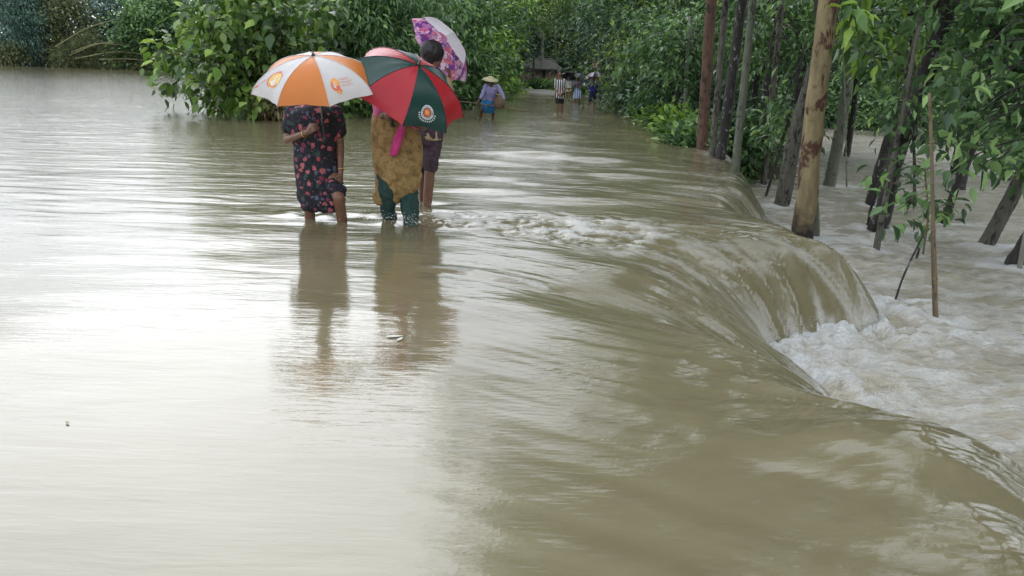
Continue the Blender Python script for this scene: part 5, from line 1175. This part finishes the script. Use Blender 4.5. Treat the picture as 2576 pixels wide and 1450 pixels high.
me = remesh('wrap', [loft(rings([(ony(1229, 249, yf), 0.17, 0.15), (ony(1228, 262, yf - 0.02), 0.20, 0.18), (ony(1228, 275, yf - 0.02), 0.19, 0.17), (ony(1230, 284, yf), 0.16, 0.13)], X_, Y_, 26, 0.08, 6, 1)), ellipsoid(ony(1225, 268, yf - 0.15), X_, Y_, np.array([0, 0, 1.0]), (0.11, 0.09, 0.14))], 0.014, 3); wrinkle(me, 0.016, 6, 7, 2); part_mesh('wrap', me, C_BLUE, fm)
STRAW, nt, b = mat_new('straw'); rp = ramp(nt, [(0.3, (0.42, 0.36, 0.20)), (0.7, (0.62, 0.56, 0.36))]); nt.links.new(noise(nt, coords(nt, (1, 1, 6)), 30, 3), rp.inputs[0]); nt.links.new(rp.outputs[0], b.inputs['Base Color']); b.inputs['Roughness'].default_value = 0.9
hc = ony(1234, 199, yf - 0.47); a_ = np.array([0.1, -0.25, 1.0]); a_ /= np.linalg.norm(a_); hx = np.array([1.0, 0, -0.1]); hy = np.cross(a_, hx)
hat = add_part('hat', loft(rings([(hc - a_ * 0.03, 0.23, 0.23), (hc - a_ * 0.02, 0.235, 0.235), (hc + a_ * 0.005, 0.14, 0.14), (hc + a_ * 0.05, 0.095, 0.095), (hc + a_ * 0.07, 0.05, 0.05)], hx, hy, 24)), STRAW, fm)
r_ = np.random.RandomState(8); V, F, var = clustered(np.array([hc + a_ * 0.10 + hx * 0.08]), 0.12, 24, 0.10, 0.04, r_, -0.1); add_sub(hat, 'leaf_sprig', (V, F), L_BRIGHT, fm, var=var, smooth=False)
m, nt, b = mat_new('woven_basket'); rp = ramp(nt, [(0.35, (0.10, 0.065, 0.04)), (0.65, (0.24, 0.165, 0.10))]); w_ = N(nt, 'ShaderNodeTexWave'); w_.inputs['Scale'].default_value = 14; w_.inputs['Distortion'].default_value = 3; w_.bands_direction = 'Z'; nt.links.new(coords(nt), w_.inputs[0]); nt.links.new(w_.outputs[1], rp.inputs[0]); nt.links.new(rp.outputs[0], b.inputs['Base Color']); b.inputs['Roughness'].default_value = 0.9; bump(nt, b, w_.outputs[1], 0.6, 0.01)
bc = ony(1257, 256, yf - 0.28); bk = empty('fish_basket', bc - (0, 0, 0.2), 'round brown woven fish basket hanging at the hip of the straw-hatted person', 'basket')
bowl = add_part('bowl', loft(rings([(bc + (0, 0, h_), r, r) for h_, r in ((-0.21, 0.09), (-0.18, 0.14), (-0.06, 0.185), (0.06, 0.16), (0.14, 0.10), (0.19, 0.085), (0.2, 0.075))], X_, Y_, 22)), m, bk)
th = np.linspace(0, 2 * PI, 23); add_sub(bowl, 'rim', tube(bc + (0, 0, 0.195) + 0.088 * np.stack([np.cos(th), np.sin(th), 0 * th], 1), 0.012, 6, False), STRAW, bk)
add_part('strap', tube(smooth_path([bc + (-0.085, 0, 0.19), bc + (-0.12, 0.05, 0.4), pf['sh_l'] * 0.5 + pf['sh_r'] * 0.5 + (0.05, -0.1, 0.02)], 8), 0.01, 6), STRAW, bk)
# fishing pole and net
A, B_, Cc = ony(1137, 253, yf - 0.35), ony(1202, 261, yf - 0.37), ony(1326, 280, yf - 0.35)
fp = empty('fishing_net', A, 'long fishing pole with a grey triangular net held across the stream', 'fishing net'); add_part('pole', tube(smooth_path([A, B_, (B_ + Cc) / 2, Cc], 12), np.linspace(0.016, 0.022, 12), 7), B_CANE, fp)
NETM, nt, b = mat_new('grey_netting'); b.inputs['Base Color'].default_value = (0.18, 0.17, 0.14, 1); b.inputs['Roughness'].default_value = 0.9
T0, T1, T2 = B_, ony(1170, 296, yf - 0.55), ony(1199, 298, yf - 0.2)
pr = []
for q in np.linspace(0, 1, 12): e1 = T1 + (T2 - T1) * q; pr.append(tube(smooth_path([T0, (T0 + e1) / 2 + (0, 0, -0.02), e1], 5), 0.0045, 4))
for q in np.linspace(0.12, 1, 10): pr.append(tube([T0 + (T1 - T0) * q, T0 + (T2 - T0) * q], 0.004, 4))
add_part('netting', join(pr), NETM, fp)

# boy in the striped shirt
yb_ = 27.4
JB = dict(head=(1408, 185), sh_l=(1397, 203), sh_r=(1420, 203), el_l=(1396, 221, 0.02), wr_l=(1404, 236, -0.16), el_r=(1422, 221, 0.02), wr_r=(1413, 236, -0.16), hip_l=(1403, 241), hip_r=(1414, 241), kn_l=(1402, 263, -0.08), kn_r=(1413, 262, 0.02), ank_l=(1402, 292, 0.0), ank_r=(1412, 291, 0.1))
e, p, B = person('person', 'young person in a black and white striped shirt wading up the middle', yb_, JB, S_TAN, 1.0, (0, -1, -0.05), 0.013)
shirt(e, p, B, stripes('cloth_striped', (0.02, 0.02, 0.025), (0.62, 0.60, 0.58), 13), 1.0, 0.85, 0.10, 0.013); shorts(e, p, B, cloth('cloth_black', (0.012, 0.011, 0.013), (0.03, 0.028, 0.03)), 0.9, 0.8, 0.013)
# walker in the blue shirt with striped umbrella
y6 = 33.6
J6 = dict(head=(1493, 196), sh_l=(1482, 209), sh_r=(1503, 209), el_l=(1477, 218, -0.1), wr_l=(1484, 208, -0.25), el_r=(1509, 219, -0.05), wr_r=(1510, 232, -0.1), hip_l=(1487, 236), hip_r=(1497, 236), kn_l=(1484, 252, -0.12), kn_r=(1496, 254, 0.05), ank_l=(1479, 270, -0.05), ank_r=(1493, 274, 0.1))
e, p, B = person('person', 'person in a blue shirt and navy shorts under the white and purple striped umbrella', y6, J6, S_BROWN, 1.0, (0, -1, 0), 0.015)
shirt(e, p, B, cloth('cloth_royal_blue', (0.02, 0.025, 0.24), (0.035, 0.04, 0.32), 8), 1.0, 0.6, 0.08, 0.015); shorts(e, p, B, cloth('cloth_navy', (0.008, 0.012, 0.03), (0.016, 0.022, 0.05)), 1.0, 0.98, 0.015)
F_ST1 = fabric('umbrella_stripe_white', (0.72, 0.70, 0.72)); F_ST2 = fabric('umbrella_stripe_plum', (0.10, 0.035, 0.10))
Umbrella('umbrella', 'white and purple striped umbrella over the blue shirt', ony(1499, 197, y6 - 0.2), axis_img(0.05, 0.95, 0.12), 0.43, 0.24, X_ + 0.2 * Y_, [F_ST1, F_ST2], shaft=0.7, n=16, seam=F_ST1, res=(3, 8), ribs=False)
for q in (np.array([-0.12, 0.0]), np.array([0.05, -0.1]), np.array([0.16, 0.05])): pass
# two more walkers behind
y5 = 40.5
J5 = dict(head=(1453, 197), sh_l=(1445, 207), sh_r=(1461, 207), el_l=(1442, 217, -0.1), wr_l=(1447, 212, -0.3), el_r=(1465, 216, -0.1), wr_r=(1460, 211, -0.3), hip_l=(1449, 230), hip_r=(1457, 230), kn_l=(1448, 246), kn_r=(1457, 246, -0.1), ank_l=(1447, 262), ank_r=(1457, 262))
e, p, B = person('person', 'person in a pale blue wrap under the plain grey umbrella', y5, J5, S_DEEP, 0.95, (0, -1, 0), 0.017)
shirt(e, p, B, cloth('cloth_mauve', (0.10, 0.08, 0.12), (0.20, 0.16, 0.22)), 0.95, 0.8, 0.02, 0.017)
me = remesh('wrap', [loft(rings([(B['hip'] + (0, 0, 0.12), 0.15, 0.12), (B['hip'] - (0, 0, 0.1), 0.18, 0.15), (B['hip'] - (0, 0, 0.36), 0.19, 0.15)], X_, Y_, 20, 0.08, 6))], 0.018, 2); wrinkle(me, 0.014, 8, 4); part_mesh('wrap', me, stripes('cloth_pale_blue', (0.12, 0.20, 0.42), (0.50, 0.54, 0.62), 9, wid=0.4), e)
F_GREY = fabric('umbrella_grey', (0.10, 0.10, 0.13)); Umbrella('umbrella', 'plain dark grey umbrella between two other umbrellas on the road', ony(1461, 197, y5 - 0.2), axis_img(0.35, 0.93, 0.2), 0.42, 0.22, X_, [F_GREY], shaft=0.6, res=(5, 7))
y4 = 44.5
J4 = dict(head=(1430, 195), sh_l=(1424, 205), sh_r=(1438, 205), el_l=(1421, 214), wr_l=(1423, 222, -0.1), el_r=(1441, 214, -0.1), wr_r=(1438, 206, -0.25), hip_l=(1427, 226), hip_r=(1435, 226), kn_l=(1426, 239), kn_r=(1436, 239, -0.1), ank_l=(1426, 253), ank_r=(1436, 253))
e, p, B = person('person', 'person in a white shirt under the black umbrella, half hidden by the striped shirt', y4, J4, S_BROWN, 0.95, (0, -1, 0), 0.018)
shirt(e, p, B, cloth('cloth_white', (0.55, 0.54, 0.50), (0.68, 0.67, 0.63)), 0.95, 0.7, 0.1, 0.018); shorts(e, p, B, cloth('cloth_brown', (0.16, 0.08, 0.04), (0.22, 0.12, 0.07)), 0.9, 0.6, 0.018)
F_BLK = fabric('umbrella_black', (0.012, 0.012, 0.016), trans=0.1); Umbrella('umbrella', 'black umbrella just behind the striped shirt', ony(1432, 193, y4 - 0.15), axis_img(0.05, 0.95, -0.3), 0.46, 0.2, X_, [F_BLK], shaft=0.6, res=(5, 7))
yh = 71.0
JH = dict(head=(1317, 184), sh_l=(1312, 190), sh_r=(1322, 190), el_l=(1310, 196), wr_l=(1310, 203), el_r=(1324, 196), wr_r=(1324, 203), hip_l=(1315, 205), hip_r=(1320, 205), kn_l=(1314, 213), kn_r=(1321, 213), ank_l=(1314, 221.5), ank_r=(1321, 221.5))
e, p, B = person('person', 'small distant figure in a pinkish shirt on the grass before the hut', yh, JH, S_DEEP, 0.95, (0, -1, 0), 0.02, z_foot=0.0)
shirt(e, p, B, cloth('cloth_dusty_pink', (0.30, 0.16, 0.15), (0.40, 0.22, 0.20)), 0.95, 0.7, 0.05, 0.02); shorts(e, p, B, cloth('cloth_drab', (0.05, 0.045, 0.03), (0.09, 0.08, 0.05)), 0.95, 1.8, 0.02, name='trousers')
# splashes at their feet
pts = []; r_ = np.random.RandomState(4)
for (a, b, y, n, sp, hh) in ((1482, 271, 33.5, 160, 0.28, 0.10), (1435, 253, 43, 70, 0.25, 0.08), (1408, 290, 27.3, 60, 0.2, 0.04), (1225, 302, 23.3, 60, 0.25, 0.04), (860, 550, 6.65, 90, 0.10, 0.02), (1015, 562, 6.5, 200, 0.16, 0.045), (965, 545, 6.7, 90, 0.12, 0.03), (1068, 516, 7.5, 70, 0.12, 0.03)):
    c = ony(a, b, y)
    for k in range(n): pts.append((c[0] + r_.normal(0, sp), c[1] + r_.normal(0, sp * 0.5), c[2] + abs(r_.normal(0, hh)), r_.uniform(0.0015, 0.004) * (1 if y < 15 else 2.6)))
pts = np.array(pts); V = (pts[:, None, :3] + pts[:, None, 3:4] * oct_v[None] * np.array([1.6, 1, 0.8])).reshape(-1, 3); F3 = (oct_f[None] + 6 * np.arange(len(pts))[:, None, None]).reshape(-1, 3)
tag(link('splash', mesh_np('splash', V, F3), M_FOAM), 'white splashes where the stream breaks on legs and roots', kind='stuff')

# ------------------------------------------------------------------ hut and shed
yH = 80.0
def wpt(a, b): return ony(a, b, yH)
x0, x1 = wpt(1307, 200)[0], wpt(1408, 200)[0]; z0, z1, zr = wpt(1350, 214)[2], wpt(1350, 171)[2], wpt(1350, 148)[2]
hut = empty('hut', ((x0 + x1) / 2, yH, z0), 'small pink corrugated hut with a grey thatched roof behind the road', 'hut')
TINP = flat('tin_pink', (0.58, 0.36, 0.34)); TIND = flat('tin_grey_pink', (0.44, 0.30, 0.29)); WOODD = flat('dark_wood', (0.05, 0.035, 0.028))
def box(a, b):
    (ax_, ay_, az_), (bx_, by_, bz_) = a, b
    V = np.array([(x, y, z) for z in (az_, bz_) for x, y in ((ax_, ay_), (bx_, ay_), (bx_, by_), (ax_, by_))], float)
    return V, np.array([(0, 3, 2, 1), (4, 5, 6, 7), (0, 1, 5, 4), (1, 2, 6, 5), (2, 3, 7, 6), (3, 0, 4, 7)])
xs_ = np.linspace(x0, x1, 12)
for k in range(11):
    if k in (6,): continue
    n_ = 9; tt = np.linspace(0, 1, n_); px_ = xs_[k] + (xs_[k + 1] - xs_[k] - 0.01) * tt; py_ = yH + 0.02 * np.sin(tt * 4 * PI) + 0.006 * (k % 2)
    V = np.concatenate([np.stack([px_, py_, np.full(n_, z)], 1) for z in (z0 - 0.3, z1 + 0.1 * math.sin(k))]); i_ = np.arange(n_ - 1)
    add_part('wall_sheet', (V, np.stack([i_, i_ + 1, i_ + n_ + 1, i_ + n_], 1)), TINP if k % 3 else TIND, hut, smooth=False)
add_part('door', box((xs_[6] + 0.03, yH + 0.06, z0 - 0.3), (xs_[7] - 0.03, yH + 0.10, z1 - 0.15)), WOODD, hut, smooth=False)
add_part('side_wall', join([box((x0, yH + 0.05, z0 - 0.3), (x0 + 0.04, yH + 3, z1)), box((x1 - 0.04, yH + 0.05, z0 - 0.3), (x1, yH + 3, z1)), box((x0, yH + 3, z0 - 0.3), (x1, yH + 3.05, z1))]), TIND, hut, smooth=False)
for q in (x0 - 0.05, x0 + 1.3, x1 - 1.4, x1 + 0.05): add_part('post', tube([(q, yH - 0.35, z0 - 0.4), (q, yH - 0.33, z1)], 0.05, 7), B_PALE, hut)
THATCH, nt, b = mat_new('grey_thatch'); rp = ramp(nt, [(0.3, (0.09, 0.085, 0.075)), (0.7, (0.24, 0.23, 0.20))]); nt.links.new(noise(nt, coords(nt, (9, 9, 1.5)), 3, 4), rp.inputs[0]); nt.links.new(rp.outputs[0], b.inputs['Base Color']); b.inputs['Roughness'].default_value = 1.0; bump(nt, b, noise(nt, coords(nt, (9, 9, 1.5)), 4, 4), 1.0, 0.08)
xa, xb = x0 - 0.35, x1 + 0.3; e0 = z1 - 0.05
V = np.array([(xa, yH - 0.6, e0), (xb, yH - 0.6, e0), (xb, yH + 3.6, e0), (xa, yH + 3.6, e0), (xa + 1.1, yH + 1.5, zr), (xb - 1.1, yH + 1.5, zr), (xa, yH - 0.6, e0 - 0.14), (xb, yH - 0.6, e0 - 0.14), (xb, yH + 3.6, e0 - 0.14), (xa, yH + 3.6, e0 - 0.14)])
rf = add_part('roof', (V, [np.array([(0, 1, 5, 4), (2, 3, 4, 5), (6, 7, 1, 0), (7, 8, 2, 1), (8, 9, 3, 2), (9, 6, 0, 3), (9, 8, 7, 6)]), np.array([(1, 2, 5), (3, 0, 4)])]), THATCH, hut, smooth=False)
r_ = np.random.RandomState(3)
me = join([tube([(xa + (xb - xa) * q, yH - 0.62 + 0.02 * r_.normal(), e0 + 0.02), (xa + (xb - xa) * q + 0.03 * r_.normal(), yH - 0.72, e0 - 0.14 - 0.1 * r_.rand())], 0.018, 4) for q in np.linspace(0, 1, 70)]); add_sub(rf, 'thatch_fringe', me, THATCH, hut, kind='stuff')
add_sub(rf, 'ridge_pole', tube([(xa + 0.9, yH + 1.5, zr + 0.03), (xb - 0.9, yH + 1.5, zr + 0.05)], 0.05, 7), B_PALE, hut)
yS = 76.0; a0 = ony(1497, 205, yS); a1 = ony(1538, 205, yS); zt = ony(1515, 160, yS)[2]; zm = ony(1515, 174, yS)[2]
sh = empty('shed', ((a0[0] + a1[0]) / 2, yS, a0[2]), 'rusty red shed half hidden behind the striped umbrella', 'shed')
RUST = flat('rusty_red', (0.26, 0.085, 0.055)); RUST2 = flat('rusty_brown', (0.15, 0.06, 0.045))
for k in range(6): q = (a1[0] - a0[0]) / 6; add_part('wall_board', box((a0[0] + q * k, yS, a0[2] - 0.3), (a0[0] + q * (k + 1) - 0.015, yS + 0.04, zm)), RUST if k % 2 else RUST2, sh, smooth=False)
add_part('roof', (np.array([(a0[0] - 0.2, yS - 0.3, zm), (a1[0] + 0.2, yS - 0.3, zm), (a1[0] + 0.2, yS + 2, zt), (a0[0] - 0.2, yS + 2, zt), (a0[0] - 0.2, yS - 0.3, zm + 0.05), (a1[0] + 0.2, yS - 0.3, zm + 0.05), (a1[0] + 0.2, yS + 2, zt + 0.05), (a0[0] - 0.2, yS + 2, zt + 0.05)]), np.array([(0, 3, 2, 1), (4, 5, 6, 7), (0, 1, 5, 4), (1, 2, 6, 5), (2, 3, 7, 6), (3, 0, 4, 7)])), RUST, sh, smooth=False)
add_part('side_wall', join([box((a0[0], yS + 0.05, a0[2] - 0.3), (a0[0] + 0.04, yS + 1.9, zm)), box((a1[0] - 0.06, yS + 0.05, a0[2] - 0.3), (a1[0] - 0.02, yS + 1.9, zm))]), RUST2, sh, smooth=False)

# ------------------------------------------------------------------ leaves and scraps adrift on the water
FLT = flat('floating_dead_leaf', (0.34, 0.26, 0.14)); FLTW = flat('floating_pale_scrap', (0.62, 0.60, 0.52)); FLTD = flat('floating_dark_scrap', (0.06, 0.06, 0.03))
for s_, (a, b, L, lab, mt) in enumerate([(970, 850, 0.09, 'pale curled leaf floating in the reflection of the mustard wrap', FLTW), (1000, 860, 0.06, 'small pale scrap floating right beside the curled leaf', FLTW), (172, 1070, 0.03, 'tiny dark leaf floating on the glassy water at the lower left', FLT), (1745, 945, 0.05, 'yellow leaf gliding down the smooth slope of water', FLT)]):
    c = onz(a, b, 0.0); zz = float(upper_water(np.array([c[0]]), np.array([c[1]]))[0][0]); c = onz(a, b, zz)
    t = TN * np.array([L, L * 0.4, L * 0.15]); an = 0.3 + s_; R_ = np.array([[math.cos(an), -math.sin(an), 0], [math.sin(an), math.cos(an), 0], [0, 0, 1]])
    o = link('floating_leaf', mesh_np('floating_leaf', t @ R_.T, TN_F), mt, None, c + np.array([0, 0, 0.006])); tag(o, lab, 'leaf')
